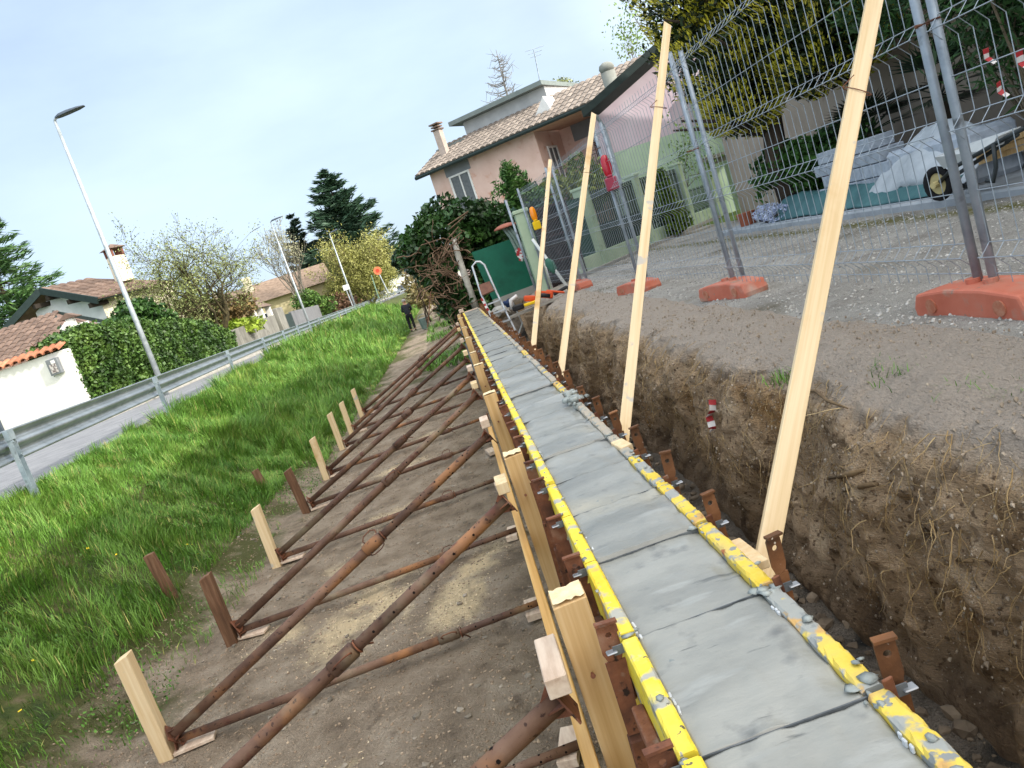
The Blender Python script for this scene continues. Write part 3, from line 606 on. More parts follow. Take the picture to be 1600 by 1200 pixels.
def prop(kind):
    """adjustable steel prop of unit layout along +X: outer tube, inner tube with pin holes, collar, pin handles, end plates"""
    L_ = 2.86 if kind == 'up' else 2.66; c = 1.86 if kind == 'up' else 2.02; ro, ri = (.0345, .0285) if kind == 'up' else (.0285, .023)
    t = thing('steel_prop', (0, 0, 0), None, 'steel prop', 'raking steel props' if kind == 'up' else 'ground steel props')
    MB().tube([(.01, 0, 0), (c, 0, 0)], ro, 14).build('outer_tube', TUBE, t, smooth=True)
    b = MB().tube([(c - .1, 0, 0), (L_ - .006, 0, 0)], ri, 14); b.build('inner_tube', TUBE, t, smooth=True)
    b = MB()
    for q in range(6):
        x = c + .12 + q * .13
        if x < L_ - .08: b.tube([(x, 0, -ri - .0008), (x, 0, ri + .0008)], .0065, 8); b.tube([(x, -ri - .0008, 0), (x, ri + .0008, 0)], .0065, 8)
    b.build('pin_hole', mat('dark_hole', ['120d0b', '1a1311'], rough=1) if 'dark_hole' not in bpy.data.materials else bpy.data.materials['dark_hole'], t)
    MB().tube([(c - .15, 0, 0), (c - .148, 0, 0), (c - .01, 0, 0), (c, 0, 0)], [ro, ro + .0075, ro + .0075, ro], 14).build('collar', TUBE, t, smooth=True)
    b = MB()
    for s in (-1, 1):
        pts = [Vector((c - .02, s * .034, 0)), Vector((c - .012, s * .075, .012)), Vector((c - .04, s * .095, .02)), Vector((c - .10, s * .092, .02)), Vector((c - .125, s * .07, .01)), Vector((c - .115, s * .036, 0))]
        MB().tube(pts, .0042, 6).build('handle', RUST, t, smooth=True)
    pts = [Vector((c + .012, .034 * math.cos(a), .034 * math.sin(a))) for a in np.linspace(0, 5.6, 14)] + [Vector((c + .03, .06, -.03)), Vector((c + .055, .085, -.055))]
    MB().tube(pts, .005, 6).build('pin', RUST, t, smooth=True)
    for nm, x in (('base_plate', 0), ('head_plate', L_)):
        b = MB(); s = 1 if x == 0 else -1
        b.plate([(x, -.06, -.06), (x, .06, -.06), (x, .06, .06), (x, -.06, .06)], .006)
        for q in range(4):
            a = q * math.pi / 2; dy, dz = math.cos(a), math.sin(a)
            b.plate([(x + s * .004, dy * .058, dz * .058), (x + s * .004, dy * .02, dz * .02), (x + s * .07, dy * .02, dz * .02)], .005)
        b.build(nm, RUST, t)
    return t, L_
PR = {'up': prop('up'), 'low': prop('low')}; seen = set()
def put_prop(kind, a, b, roll, label):
    t, L_ = PR[kind]; o = t if kind not in seen else copy_tree(t); seen.add(kind)
    a = Vector(a); b = Vector(b); d = (b - a); k = d.length / L_; o.location = a; x = d.normalized(); z = Vector((0, 0, 1)); y = z.cross(x).normalized(); z = x.cross(y)
    R = Matrix((x, y, z)).transposed() @ Matrix.Rotation(roll, 3, 'X'); o.rotation_euler = R.to_euler(); o.scale = (k, 1, 1); o['label'] = label; return o
SY = [1.75, 3.28] + [s for s in STK if s]
for i, y in enumerate(SY):
    top = OFFY[i] if i < len(OFFY) else y - .3
    if i >= 2: top = [5.19, 6.98, 8.28, 9.90, 11.80, 14.15, 15.7, 16.4][i - 2]
    j = 'nearest' if i == 0 else ordw(i)
    put_prop('up', (-2.60, y, .13), (-.060, top, 1.255), random.uniform(-.7, .7), f"brown rusty raking prop, {j} from the camera, slanting up to the form")
    if i >= 1: put_prop('low', (-2.60, y + .03, .075), (-.055, y + (.10 if i < 6 else 0), .09 + .02 * random.random()), random.uniform(-.5, .5), f"thinner rusty prop lying low over the ditch floor, {ordw(i - 1)} from the camera")
SH = [.66, .66, .76, .66, .70, .64, .68, .72, .68, .66]; DARK = {3: 1, 5: 1}
for i, y in enumerate(SY):
    h = SH[i]; dk = i in DARK; lean = random.uniform(-.05, .05); b = MB(); w_ = .047; x = -2.68
    tx, tyy = x + lean * h + random.uniform(-.015, .0), y - .03 + random.uniform(-.03, .03)
    b.hexa([(x - w_, y - w_, -.2), (x + w_, y - w_, -.2), (x + w_, y + w_, -.2), (x - w_, y + w_, -.2), (tx - w_, tyy - w_, h - .03), (tx + w_, tyy - w_, h), (tx + w_, tyy + w_, h), (tx - w_, tyy + w_, h - .03)])
    tag(b.build('stake', OLDWD if dk else PINE, origin=(x, y, 0), bevel=.005), f"{'weathered brown' if dk else 'fresh pale'} square wooden stake driven into the ditch floor, {ordw(i)} from the camera", 'stake', 'stakes holding the props')
    p = MB(); a = random.uniform(-.3, .3); p.box((-2.50, y + .02, .022), (.26, .12, .022), Matrix.Rotation(a, 3, 'Z')); tag(p.build('foot_board', GREYWD, origin=(-2.5, y, .02), bevel=.002), f"small flat board under the foot of the {ordw(i)} prop from the camera", 'board', 'boards under the prop feet')
for k, (px, py, z, h, lb) in enumerate(((262, 912, .34, .34, 'dark square timber stub leaning in the grass, nearer the camera'), (412, 752, .30, .20, 'short brown timber stub half hidden in the grass, farther away'))):
    p = atz(px, py, z); b = MB(); b.bar(p - Vector((0, 0, .2)), p + Vector((-.07, .02, h)), .095, .085, (0, 1, 0)); tag(b.build('timber_stub', OLDWD, origin=p, bevel=.006), lb, 'timber stub')
for i, y in enumerate((3.4, 4.97, 6.55, 8.1, 9.75)):
    b = MB(); b.box((-.16, y + .06, .05), (.10, .26, .045), Matrix.Rotation(random.uniform(-.3, .3), 3, 'Z')); tag(b.build('bearing_board', GREYWD, origin=(-.16, y, .05), bevel=.002), f"pinkish board offcut at the foot of the form, {ordw(i)} from the camera", 'board', 'board offcuts at the form foot')
# tall braces standing in the trench and tied to the mesh fence
for k, (b0, t0, tz, wd, lb) in enumerate((((1195, 884), (1378, -60), 2.62, .063, 'tallest nearest pale board standing in the trench and leaning on the mesh fence'), ((977, 660), (1043, 38), 2.95, .055, 'pale board leaning on the mesh fence, second from the camera'), ((875, 592), (928, 178), 2.90, .057, 'pale board leaning on the mesh fence, third from the camera'), ((833, 550), (860, 250), 2.92, .056, 'pale board leaning on the mesh fence, farthest from the camera'))):
    B = atx(b0[0], b0[1], .60); T = atx(t0[0], t0[1], 2.08 if k else 2.10)
    d = (T - B).normalized(); side = d.cross(Vector((.25, 1, 0))).normalized(); yb = side.cross(d).normalized(); t = thing('brace_board', B, lb, 'wooden board', 'boards bracing the form to the fence')
    ORG[t.name] = Vector(); Ln = (T - B).length; hp = [(-wd / 2, -.013, -.25), (wd / 2, -.013, -.25), (wd / 2, .013, -.25), (-wd / 2, .013, -.25), (-wd / 2, -.013, Ln - .03), (wd / 2, -.013, Ln + .02), (wd / 2, .013, Ln + .02), (-wd / 2, .013, Ln - .03)]
    o = MB().hexa(hp).build('board', PINE, t, bevel=.002); o.rotation_euler = Matrix((side, -yb, d)).transposed().to_euler(); ORG[t.name] = B
    q = B + (T - B) * .72; pts = [q + side * .055 * math.cos(a) + Vector((0, 1, 0)) * .022 * math.sin(a) for a in np.linspace(0, 6.28, 12)]
    MB().tube(pts[:-1], .002, 5, closed=True).tube([pts[0], pts[0] + Vector((.06, .01, .03))], .002, 5).build('tie_wire', RUST, t)
for k, (px, py, z, d, r, lb) in enumerate(((1168, 866, ZT - .03, (.04, .17, .025), .05, 'pinkish wood scrap jammed beside the trench edge at the tallest board'), (972, 697, ZT - .01, (.055, .13, .03), .1, 'yellowish wood scrap on the trench edge of the form'), (899, 622, ZT, (.04, .08, .04), .4, 'small pale wood scrap on the trench edge, farther along'))):
    p = atz(px, py, z); tag(MB().box(p, d, Matrix.Rotation(r, 3, 'Z')).build('wood_scrap', PINE, origin=p, bevel=.003), lb, 'wood scrap')
# pinkish end boards at the far end of the pour
tag(MB().span((.10, YEND + .005, 1.0), (.46, YEND + .03, ZT + .02)).build('end_board', GREYWD, origin=(.3, YEND, 1.0), bevel=.002), 'pinkish board closing the far end of the concrete wall', 'board')
tag(MB().box((.10, YEND + .02, ZT + .06), (.10, .12, .07)).build('end_block', GREYWD, origin=(.1, YEND, ZT), bevel=.003), 'pinkish wood block on the far left corner of the wall', 'wood block')
# ------------------------------------------------------------------ vegetation builders
BARK = mat('bark', ['4a3f33', '665848', '7d6e5b'], scale=9, rough=.95, bump=.01, stretch=(1, 1, .3))
BARKD = mat('dark_bark', ['2c241d', '40362c', '54483b'], scale=9, rough=.95, bump=.01, stretch=(1, 1, .3))
def leafmat(name, cols, island=.3, rough=.55, scale=1.2, spots=None): return mat(name, cols, scale=scale, detail=4, rough=rough, island=island, spots=spots, spec=.35)
def grow(mb, p, d, L_, r, depth, tips, spread=.7, kids=3, upb=.1, seg=4, wob=.18, shrink=.68, sides=6, rmin=.004):
    """recursive branching; tips collects (point, direction, depth)"""
    pts = [Vector(p)]; d = Vector(d).normalized(); R = [r]
    for i in range(seg):
        d = (d + Vector((random.gauss(0, wob), random.gauss(0, wob), random.gauss(upb, wob)))).normalized(); pts.append(pts[-1] + d * L_ / seg); R.append(max(rmin, r * (1 - .45 * (i + 1) / seg)))
    mb.tube(pts, R, max(3, sides), caps=False)
    if depth <= 1:
        for q in pts[1:]: tips.append((q, d))
    if depth == 0: return
    for k in range(kids):
        i = random.randint(max(1, seg // 2), seg) if k else seg
        dd = (d + Vector((random.gauss(0, spread), random.gauss(0, spread), random.gauss(0, spread * .7)))).normalized()
        grow(mb, pts[i], dd, L_ * shrink * random.uniform(.75, 1.2), R[i] * .72, depth - 1, tips, spread, kids, upb, max(2, seg - 1), wob, shrink, sides - 1, rmin)
def tree(name, base, label, cat, trunk, crown_mats, tips_leaves, group=None, bark=BARK, size=.1, per=8, sprd=.3, aspect=.6, up=.4):
    """trunk: callback filling an MB and a tip list"""
    t = thing(name, base, label, cat, group); mb = MB(); tips = []; trunk(mb, tips); mb.build('trunk', bark, t, smooth=True)
    if tips_leaves and tips:
        P = np.array([tuple(q[0]) for q in tips]); P = np.repeat(P, per, 0) + rng.normal(0, sprd, (len(P) * per, 3))
        v, f = leafquads(P, size, aspect, up=up); mk('crown', v, f, crown_mats, t)
    return t
def leafmass(name, cents, radii, n, size, mats_, parent=None, shell=.55, aspect=.6, up=.6, rough_=.22, freq=1.6, zmin=None, label=None, cat=None, seed=0.0):
    """leaves spread through lumpy ellipsoids, thinned by noise so that gaps and clumps show"""
    Ps = []
    tot = sum(r[0] * r[1] + r[1] * r[2] for r in radii)
    for c, r in zip(cents, radii):
        k = int(n * (r[0] * r[1] + r[1] * r[2]) / tot); d = rand_dirs(k); rr = shell + (1 - shell) * rng.uniform(0, 1, k) ** .6
        nn = fbm(d[:, 0] * 2.2 + c[0] + seed, d[:, 1] * 2.2 + c[1], d[:, 2] * 2.2, 3); p = np.array(c) + d * np.array(r) * (rr * (1 + rough_ * nn))[:, None]; Ps.append(p)
    P = np.concatenate(Ps); g = fbm(P[:, 0] * freq + seed, P[:, 1] * freq, P[:, 2] * freq, 2); P = P[g > -.42]
    if zmin is not None: P = P[P[:, 2] > zmin]
    v, f = leafquads(P, size, aspect, up=up); return mk(name, v, f, mats_, parent)
def conifer(name, base, H, R, label, leafm, group=None, whorl=26, per=14, droop=-.05, size=.3, trunk_r=.25, bare=.12, lay=1.0, cat='tree', pw=.85, aspect=.12, dens=10):
    """layered evergreen: trunk, whorled limbs, flat sprays of needles along each"""
    t = thing(name, base, label, cat, group); b = Vector(base); mb = MB()
    mb.tube([b + Vector((0, 0, H * q)) for q in (0, .3, .6, .85, 1)], [trunk_r, trunk_r * .75, trunk_r * .45, trunk_r * .18, .02], 8)
    P = []; A = []
    for i in range(whorl):
        q = bare + (1 - bare) * (i + random.random() * .6) / whorl; z = H * min(q, .985); rr = R * (1 - q) ** pw + .03 * R
        for k in range(random.randint(4, 7)):
            a = random.uniform(0, 6.283); L_ = rr * random.uniform(.55, 1.12); d = Vector((math.cos(a), math.sin(a), 0)); p0 = b + Vector((0, 0, z)); pts = [p0]
            for s in range(1, 5): u = s / 4; pts.append(p0 + d * L_ * u + Vector((0, 0, L_ * (droop * u + .16 * u * u * lay))))
            mb.tube(pts, [.03 * R / 4 + .01, .025, .018, .012, .005], 4, caps=False); side = Vector((-d.y, d.x, 0))
            m = int(dens * (1 + L_ * 2.2))
            for s in range(m):
                u = random.uniform(.18, 1.03); c = pts[0].lerp(pts[-1], u) + Vector((0, 0, L_ * .16 * (u * u - u) * lay)) ; w_ = L_ * .32 * (1.15 - u) + .1
                P.append(tuple(c + side * random.uniform(-w_, w_) + Vector((0, 0, random.gauss(0, .045 * L_)))))
                A.append(tuple((d + side * random.uniform(-.9, .9) + Vector((0, 0, .18))).normalized()))
    mb.build('trunk', BARKD, t, smooth=True); v, f = leafquads(np.array(P), size, aspect, up=.8, axis=np.array(A)); mk('crown', v, f, leafm, t); return t
def box_wall(mb, x0, x1, y0, y1, z0, z1, mi=0): return mb.span((x0, y0, z0), (x1, y1, z1), mi)

# ------------------------------------------------------------------ temporary mesh fence on orange feet
GALV = mat('galvanised_tube', ['7d8791', '97a1ab', 'aab3bb'], scale=6, rough=.5, metal=.35, bump=.0006, bscale=80, spots=[('6b6f73', 9, .62, .1)])
WIRE = mat('galvanised_wire', ['8a949d', 'a3adb5'], scale=9, rough=.5, metal=.3)
ORANGE = mat('orange_plastic', ['b5614a', 'c26f58', 'bd7d68'], scale=5, rough=.6, bump=.001, bscale=50, spots=[('a88a78', 7, .58, .14), ('8f7a6c', 22, .64, .06), ('c4a596', 3, .58, .15)])
J = [(2.40, .05), (2.33, 3.42), (2.28, 6.52), (2.20, 9.45), (2.10, 13.0), (1.86, 15.45)]
ZG = 1.42
def fence_panel(p, q, idx, label, lean=0.0):
    p = Vector((p[0], p[1], ZG)); q = Vector((q[0], q[1], ZG)); d = (q - p).normalized(); nrm = Vector((d.y, -d.x, 0)); a = p + d * .05; b = q - d * .05; L_ = (b - a).length
    t = thing('mesh_fence', (p + q) / 2, label, 'fence panel', 'mesh fence panels')
    def pt(s, z, o=0.0): return a + d * s + Vector((0, 0, z)) + nrm * (o + lean * z)
    for s in (0.0, L_): MB().tube([pt(s, .02), pt(s, 2.03)], .021, 12).tube([pt(s, 2.03), pt(s, 2.034)], .022, 12).build('post', GALV, t, smooth=True)
    m = MB(); fold = [.26, .83, 1.26, 1.88]; prof = [(.12, 0)]
    for z in fold: prof += [(z - .055, 0), (z, .055), (z + .055, 0)]
    prof += [(2.0, 0)]; n = int(L_ / .088); r = .0021
    for k in range(n + 1):
        s = .02 + (L_ - .04) * k / n; m.tube([pt(s, z, -o) for z, o in prof], .0025, 4, caps=False)
    for z, o in [(.17, 0), (.205, 0), (.26, .055), (.315, 0), (.55, 0), (.775, 0), (.83, .055), (.885, 0), (1.05, 0), (1.205, 0), (1.26, .055), (1.315, 0), (1.57, 0), (1.825, 0), (1.88, .055), (1.935, 0)][::1]:
        if z in (.205, .775, 1.205, 1.825): continue
        m.tube([pt(.0, z, -o), pt(L_, z, -o)], .0026, 4, caps=False)
    m.build('wire_mesh', WIRE, t); return t
for i in range(len(J) - 1):
    fence_panel((J[i][0] + (0 if i == 1 else .13), J[i][1]), J[i + 1], i, f"galvanised wire mesh fence panel with folded ribs, {['nearest at the right edge', 'second from the camera', 'third from the camera', 'fourth from the camera, by the leaning boards', 'farthest, ending at the green pillar'][i]}")
def foot(x, y, a, label):
    t = thing('fence_weight', (x, y, ZG), label, 'fence foot', 'orange fence feet'); R = Matrix.Rotation(a, 3, 'Z'); c = Vector((x, y, ZG))
    b = MB(); prof = [(-.35, .0), (-.36, .05), (-.33, .12), (-.12, .145), (.12, .145), (.33, .12), (.36, .05), (.35, .0)]
    poly = [c + R @ Vector((-.115, u, z - .01)) for u, z in prof]; b.prism(poly, R @ Vector((.23, 0, 0)))
    b.build('block', ORANGE, t, bevel=.014, seg=2)
    for s in (-1, 1):
        b = MB(); p = c + R @ Vector((-.122, s * .22, .055)); b.tube([p, p + R @ Vector((.014, 0, 0))], .036, 14); b.build('end_boss', mat('worn_orange', ['b98a70', 'a5553a'], scale=20, rough=.7) if 'worn_orange' not in bpy.data.materials else bpy.data.materials['worn_orange'], t)
        b = MB(); p = c + R @ Vector((0, s * .055, .135)); b.tube([p, p + Vector((0, 0, .022))], .032, 14); b.build('socket', ORANGE, t, smooth=False)
    b = MB(); b.span(c + Vector((-.06, -.12, -.012)), c + Vector((.06, .12, .004))); b.build('underside', ORANGE, t)
for (x, y), a, lb in zip(J[1:5], (.06, .22, .28, .1), ('at the right edge, largest in view', 'second from the camera', 'third from the camera, partly behind a board', 'farthest and smallest')):
    foot(x - .02, y, a, 'scuffed orange plastic foot under the mesh fence, ' + lb)
def clamp(x, y, z):
    b = MB(); b.tube([(x + .03 * math.cos(a), y + .075 * math.sin(a), z) for a in np.linspace(0, 6.28, 16)[:-1]], .004, 5, closed=True); b.tube([(x - .03, y, z), (x - .07, y - .02, z)], .006, 6)
    return b
for k, ((x, y), z) in enumerate(((J[1], ZG + 1.3), (J[2], ZG + 1.25), (J[3], ZG + 1.75), (J[4], ZG + 1.6))):
    tag(clamp(x, y, z).build('panel_clamp', RUST, origin=(x, y, z)), f"small rusty clamp coupling two mesh fence posts, {ordw(k)} pair from the camera", 'clamp', 'clamps on the fence posts')
def lamp(p, colb, coll, label):
    t = thing('warning_lamp', p, label, 'warning lamp'); p = Vector(p)
    MB().box(p, (.14, .08, .15)).tube([p + Vector((0, 0, .074)), p + Vector((0, 0, .105))], .04, 12).build('battery_box', colb, t, bevel=.012)
    b = MB(); pr = [(.04, .10), (.052, .13), (.060, .20), (.052, .28), (.034, .33), (.0, .345)]; n = 16; vs = []; fs = []
    for r, z in pr:
        for q in range(n): a = 6.2832 * q / n; vs.append(p + Vector((r * math.cos(a), r * .55 * math.sin(a), z)))
    for i in range(len(pr) - 1):
        for q in range(n): fs.append((i * n + q, i * n + (q + 1) % n, (i + 1) * n + (q + 1) % n, (i + 1) * n + q))
    b.add(vs, fs).build('lens', coll, t, smooth=True)
YB = mat('yellow_plastic', ['e3b90c', 'efc81a'], scale=5, rough=.5); AMB = mat('amber_lens', ['f08a08', 'f79a14'], scale=9, rough=.2, spec=.6)
RB = mat('dull_red_plastic', ['93364a', 'a84458'], scale=5, rough=.5); RL = mat('red_lens', ['a5142a', 'c01c34'], scale=9, rough=.2, spec=.6)
lamp(at(839, 352, 14.4), YB, AMB, 'yellow warning lamp with amber lens hanging on the farthest mesh panel')
lamp(at(956, 287, 9.30), RB, RL, 'dull red warning lamp hanging on the mesh fence by the third post pair')
# red and white tape
TAPE_R = mat('red_tape', ['9f262b', 'b23a3e'], scale=5, rough=.5); TAPE_W = mat('white_tape', ['cfcbc8', 'dedad7'], scale=5, rough=.5)
def tape(pts, wd, label, n=1):
    pts = [Vector(p) for p in pts]; b = MB(); k = 0
    for a, c in zip(pts[:-1], pts[1:]):
        for s in range(2):
            p, q = a.lerp(c, s / 2), a.lerp(c, (s + 1) / 2); j = Vector((random.uniform(-.3, .3), random.uniform(-1, -.6), random.uniform(-.3, .3))); b.bar(p, q, wd, .003, j, k % 2); k += 1
    o = b.build('barrier_tape', [TAPE_R, TAPE_W], origin=pts[0]); tag(o, label, 'barrier tape')
p0 = onface(1120, 622, 1.45, -.03); tape([p0, p0 + Vector((-.02, -.02, -.06)), p0 + Vector((-.04, .03, -.10)), p0 + Vector((-.05, -.01, -.16)), p0 + Vector((-.05, .01, -.19))], .045, 'crumpled red and white tape stuck in the face of the earth bank')
for px, py, lb, s in ((1540, 76, 'nearest the post pair, upper left of three', 1.0), (1592, 78, 'at the right edge of the photo', 1.3), (1560, 128, 'lowest of three in the shrub', 1.0)):
    p = at(px, py, 4.3); tape([p, p + Vector((.01, .02, -.05 * s)), p + Vector((.03, -.01, -.09 * s))], max(.025, .03 * s), 'scrap of red-white tape in the shrub, ' + lb)
p = at(812, 398, 15.9); tape([p + Vector((.05, 0, .1)), p + Vector((-.05, 0, .05)), p + Vector((.06, -.02, .0)), p + Vector((-.03, 0, -.06)), p + Vector((.04, 0, -.1))], .10, 'bunch of red and white tape hanging on the green screen')

# ------------------------------------------------------------------ far end: ladder, ivy tree, green screen, tools
ALU = mat('aluminium', ['a9adb1', 'c2c6c9'], scale=9, rough=.4, metal=.5)
Yl = 12.9
t = thing('step_ladder', at(790, 500, Yl), 'aluminium step ladder with a brown platform standing in the trench', 'ladder')
b = MB(); r0 = [at(813, 532, Yl) + (at(813, 532, Yl) - at(775, 455, Yl + .3)) * .75, at(813, 532, Yl), at(775, 455, Yl + .3), at(757, 414, Yl + .45), at(750, 409, Yl + .46), at(744, 409, Yl + .46), at(738, 416, Yl + .45), at(752, 460, Yl + .25), at(786, 535, Yl), at(786, 535, Yl) + (at(813, 532, Yl) - at(775, 455, Yl + .3)) * .75]
b.tube(r0, .019, 8).build('side_rail', ALU, t, smooth=True)
for px, py, qx, qy, yy_ in ((762, 476, 782, 468, Yl + .2), (768, 491, 790, 483, Yl + .15), (776, 506, 798, 499, Yl + .1), (783, 520, 806, 515, Yl + .04)):
    MB().bar(at(px, py, yy_), at(qx, qy, yy_), .05, .022, (0, 0, 1)).build('tread', ALU, t)
a_, b_, c_, d_ = at(748, 446, Yl + .3), at(765, 440, Yl + .3), at(772, 454, Yl + .22), at(753, 462, Yl + .22)
MB().plate([a_, b_, c_ + Vector((0, -.05, 0)), d_ + Vector((0, -.05, 0))], .03).build('platform', mat('brown_board', ['5b3b30', '7a5443'], scale=9, rough=.7), t)
MB().tube([at(811, 520, Yl + .05), at(816, 505, Yl + .9), at(800, 470, Yl + .9)], .014, 6).build('rear_leg', ALU, t)
p = at(752, 466, Yl); tape([p, p + Vector((.02, 0, -.1)), p + Vector((.03, -.02, -.18)), p + Vector((.07, 0, -.27))], .035, 'red and white tape tied to the left rail of the step ladder')
GREENF = mat('green_sheet', ['0d4a38', '12604a', '0f5240'], scale=2, rough=.6, bump=.003, bscale=9)
Yp = 17.0
scr = [at(738, 398, Yp), at(798, 372, Yp), at(838, 445, Yp), at(770, 470, Yp)]
t = thing('green_screen', scr[3], 'dark green sheet screen closing the yard between ivy and pillar', 'screen')
MB().plate([scr[3], scr[2] + Vector((.1, 0, 0)), scr[1] + Vector((.1, 0, -.02)), scr[0] + Vector((0, 0, .05))], .02).build('sheet', GREENF, t)
MB().bar(scr[3] + Vector((0, .02, -.06)), scr[2] + Vector((.1, .02, -.06)), .12, .16).build('base_kerb', PAVE, t)
# ivy grown tree
IVY = leafmat('ivy_leaf', ['1d3318', '2c4a20', '44662c'], .4, .45); VINE = mat('bare_vine', ['5a4636', '7d6450', '94806a'], scale=9, rough=.9, island=.25)
base = Vector((.42, 17.5, .3)); t = thing('ivy_tree', base, 'old tree trunk overgrown with ivy and bare tangled vines at the end of the wall', 'tree')
b = MB(); b.tube([(.42, 17.5, -.2), (.30, 17.6, .9), (.10, 17.7, 1.8), (-.1, 17.8, 2.6), (-.25, 17.9, 3.2)], [.24, .2, .17, .14, .09], 9); b.tube([(.0, 17.7, 2.1), (.45, 17.8, 2.9), (.9, 18, 3.3)], [.11, .09, .05], 7)
b.build('trunk', mat('pale_bark', ['6d6558', '8d8576', 'a39c8e'], scale=7, rough=.95, bump=.01), t, smooth=True)
leafmass('crown', [(.35, 18.0, 3.3), (1.05, 18.2, 3.1), (-.25, 17.8, 3.0), (.75, 18.0, 2.85), (1.5, 18.6, 2.9), (1.15, 18.2, 2.45), (.55, 17.7, 1.6), (.62, 17.2, 1.2), (.30, 17.3, 2.0), (-.1, 17.5, 2.3), (.75, 17.4, 1.9), (-.05, 17.35, 1.7), (.25, 17.25, .9)], [(.75, .7, .6), (.75, .7, .6), (.5, .6, .55), (.55, .5, .5), (.7, .6, .6), (.6, .5, .5), (.2, .25, .8), (.16, .2, .5), (.2, .2, .6), (.35, .3, .4), (.25, .25, .6), (.3, .2, .45), (.25, .2, .45)], 26000, .055, IVY, t, shell=.5, aspect=.75, seed=3, rough_=.5, freq=2.2)
vb = MB()
for q in range(170):
    p = Vector((random.gauss(.08, .27), 17.3 + random.gauss(0, .15), random.uniform(1.5, 3.0))); d = Vector((random.gauss(-.1, .8), random.gauss(0, .3), random.gauss(-.1, .6))).normalized(); pts = [p]
    for s in range(7): d = (d + Vector((random.gauss(0, .35), random.gauss(0, .2), random.gauss(-.05, .35)))).normalized(); pts.append(pts[-1] + d * .085)
    vb.tube(pts, random.choice([.006, .008, .012]), 4, caps=False)
for q in range(8):
    x = random.gauss(.25, .14); z = 2.6; pts = [Vector((x - .3, 17.42, z))]
    for s in range(8): pts.append(pts[-1] + Vector((random.gauss(.055, .05), random.gauss(0, .02), -.28)))
    vb.tube(pts, random.choice([.006, .010, .014]), 4, caps=False)
for pl in ([(640, 410), (660, 385), (690, 372), (715, 378), (700, 365)], [(690, 400), (700, 380), (720, 362), (716, 356), (702, 372)], [(700, 350), (730, 332), (722, 340), (704, 358)]):
    vb.tube([at(x_ + random.uniform(-2, 2), y_ + random.uniform(-2, 2), 17.2) for x_, y_ in pl], .013, 5)
vb.build('vines', VINE, t)
# old post against the trunk, blue fence sheet running on along the path
p = atz(741, 478, 1.3); tag(MB().tube([at(745, 485, 17.15), at(731, 445, 17.15), at(716, 400, 17.2), at(709, 372, 17.25)], [.085, .075, .07, .055], 9).build('pale_trunk', mat('whitish_bark', ['8d8a80', 'b0ada2', 'c4c1b7'], scale=6, rough=.95, bump=.008), origin=at(745, 485, 17.15), smooth=True), 'whitish bare trunk leaning beside the ivy at the end of the wall', 'tree trunk')
t = thing('sheet_fence', (.05, 19, .2), 'dark blue sheet fence on pale posts along the path behind the ivy', 'fence')
MB().plate([(.02, 18.2, .5), (.0, 26, .6), (-.02, 26, 2.5), (.0, 18.2, 2.55)], .02).build('sheet', mat('blue_sheet', ['16303f', '1d3d4d'], scale=2, rough=.6), t)
for y in (18.25, 20.5, 23, 25.9): MB().span((-.06, y - .04, -.1), (-.01, y + .04, 2.6)).build('post', GALV, t)
# hose rest by the screen
p = at(790, 356, 16.4); t = thing('hose_rest', p, 'reddish domed cap with grey hoses hanging below it beside the green pillar', 'hose holder')
b = MB(); pr = [(.25, 0), (.24, .03), (.17, .065), (.08, .085), (0, .09)]; n = 18; vs = []; fs = []
for r, z in pr:
    for q in range(n): a = 6.2832 * q / n; vs.append(p + Vector((r * math.cos(a), r * math.sin(a), z)))
for i in range(len(pr) - 1):
    for q in range(n): fs.append((i * n + q, i * n + (q + 1) % n, (i + 1) * n + (q + 1) % n, (i + 1) * n + q))
fs.append(tuple(range(n))[::-1]); b.add(vs, fs).build('cap', mat('terracotta_cap', ['8d5648', 'a96a58'], scale=9, rough=.8), t, smooth=True)
HOSE = mat('grey_hose', ['6d7f78', '87988f'], scale=5, rough=.5)
for q in range(3): MB().tube([p + Vector((-.05 + .06 * q, -.05, 0)), p + Vector((.02 + .06 * q, -.08, -.2)), p + Vector((.06 + .07 * q, -.08, -.45)), p + Vector((.07 + .05 * q, -.06, -.66 - .05 * q))], .032, 8).build('hose', HOSE, t, smooth=True)
# wrapped pole leaning by the gate
a_, m1, m2, b_ = at(832, 374, 15.0), at(854, 405, 14.8), at(868, 426, 14.7), at(890, 453, 14.5)
t = thing('wrapped_pole', b_, 'white pole with a green cloth wrapped round it leaning by the gate', 'pole')
MB().tube([a_, b_], .03, 8).build('pole', mat('white_paint', ['c9ccc8', 'dfe1de'], scale=9, rough=.5), t, smooth=True)
MB().tube([m1, m1.lerp(m2, .3), m1.lerp(m2, .7), m2], [.04, .09, .08, .045], 9).build('cloth', mat('green_cloth', ['2f5a4c', '4a7566'], scale=6, rough=.9, bump=.01), t, smooth=True)
# tools on the plank at the trench end
GRYP = mat('grey_plank', ['8d877c', 'a59f94'], scale=3, rough=.85, stretch=(1, 6, 6))
tag(MB().bar(at(795, 497, 13.6), at(880, 462, 13.4), .22, .04).build('plank', GRYP, origin=at(840, 480, 13.5)), 'grey plank laid across the end of the trench under the tools', 'plank')
p = at(828, 468, 13.4); t = thing('power_tool', p, 'orange hand power tool with a black grip lying on the plank', 'power tool')
MB().box(p + Vector((0, 0, .02)), (.2, .12, .10), Matrix.Rotation(.3, 3, 'Y')).build('housing', mat('tool_orange', ['c8481c', 'd9582a'], scale=9, rough=.5), t, bevel=.03, seg=2)
MB().tube([p + Vector((.12, 0, .02)), p + Vector((.24, -.05, .0)), p + Vector((.34, -.05, -.05))], .035, 8).build('grip', mat('black_plastic', ['1a1a1c', '2a2a2c'], scale=9, rough=.5), t, smooth=True)
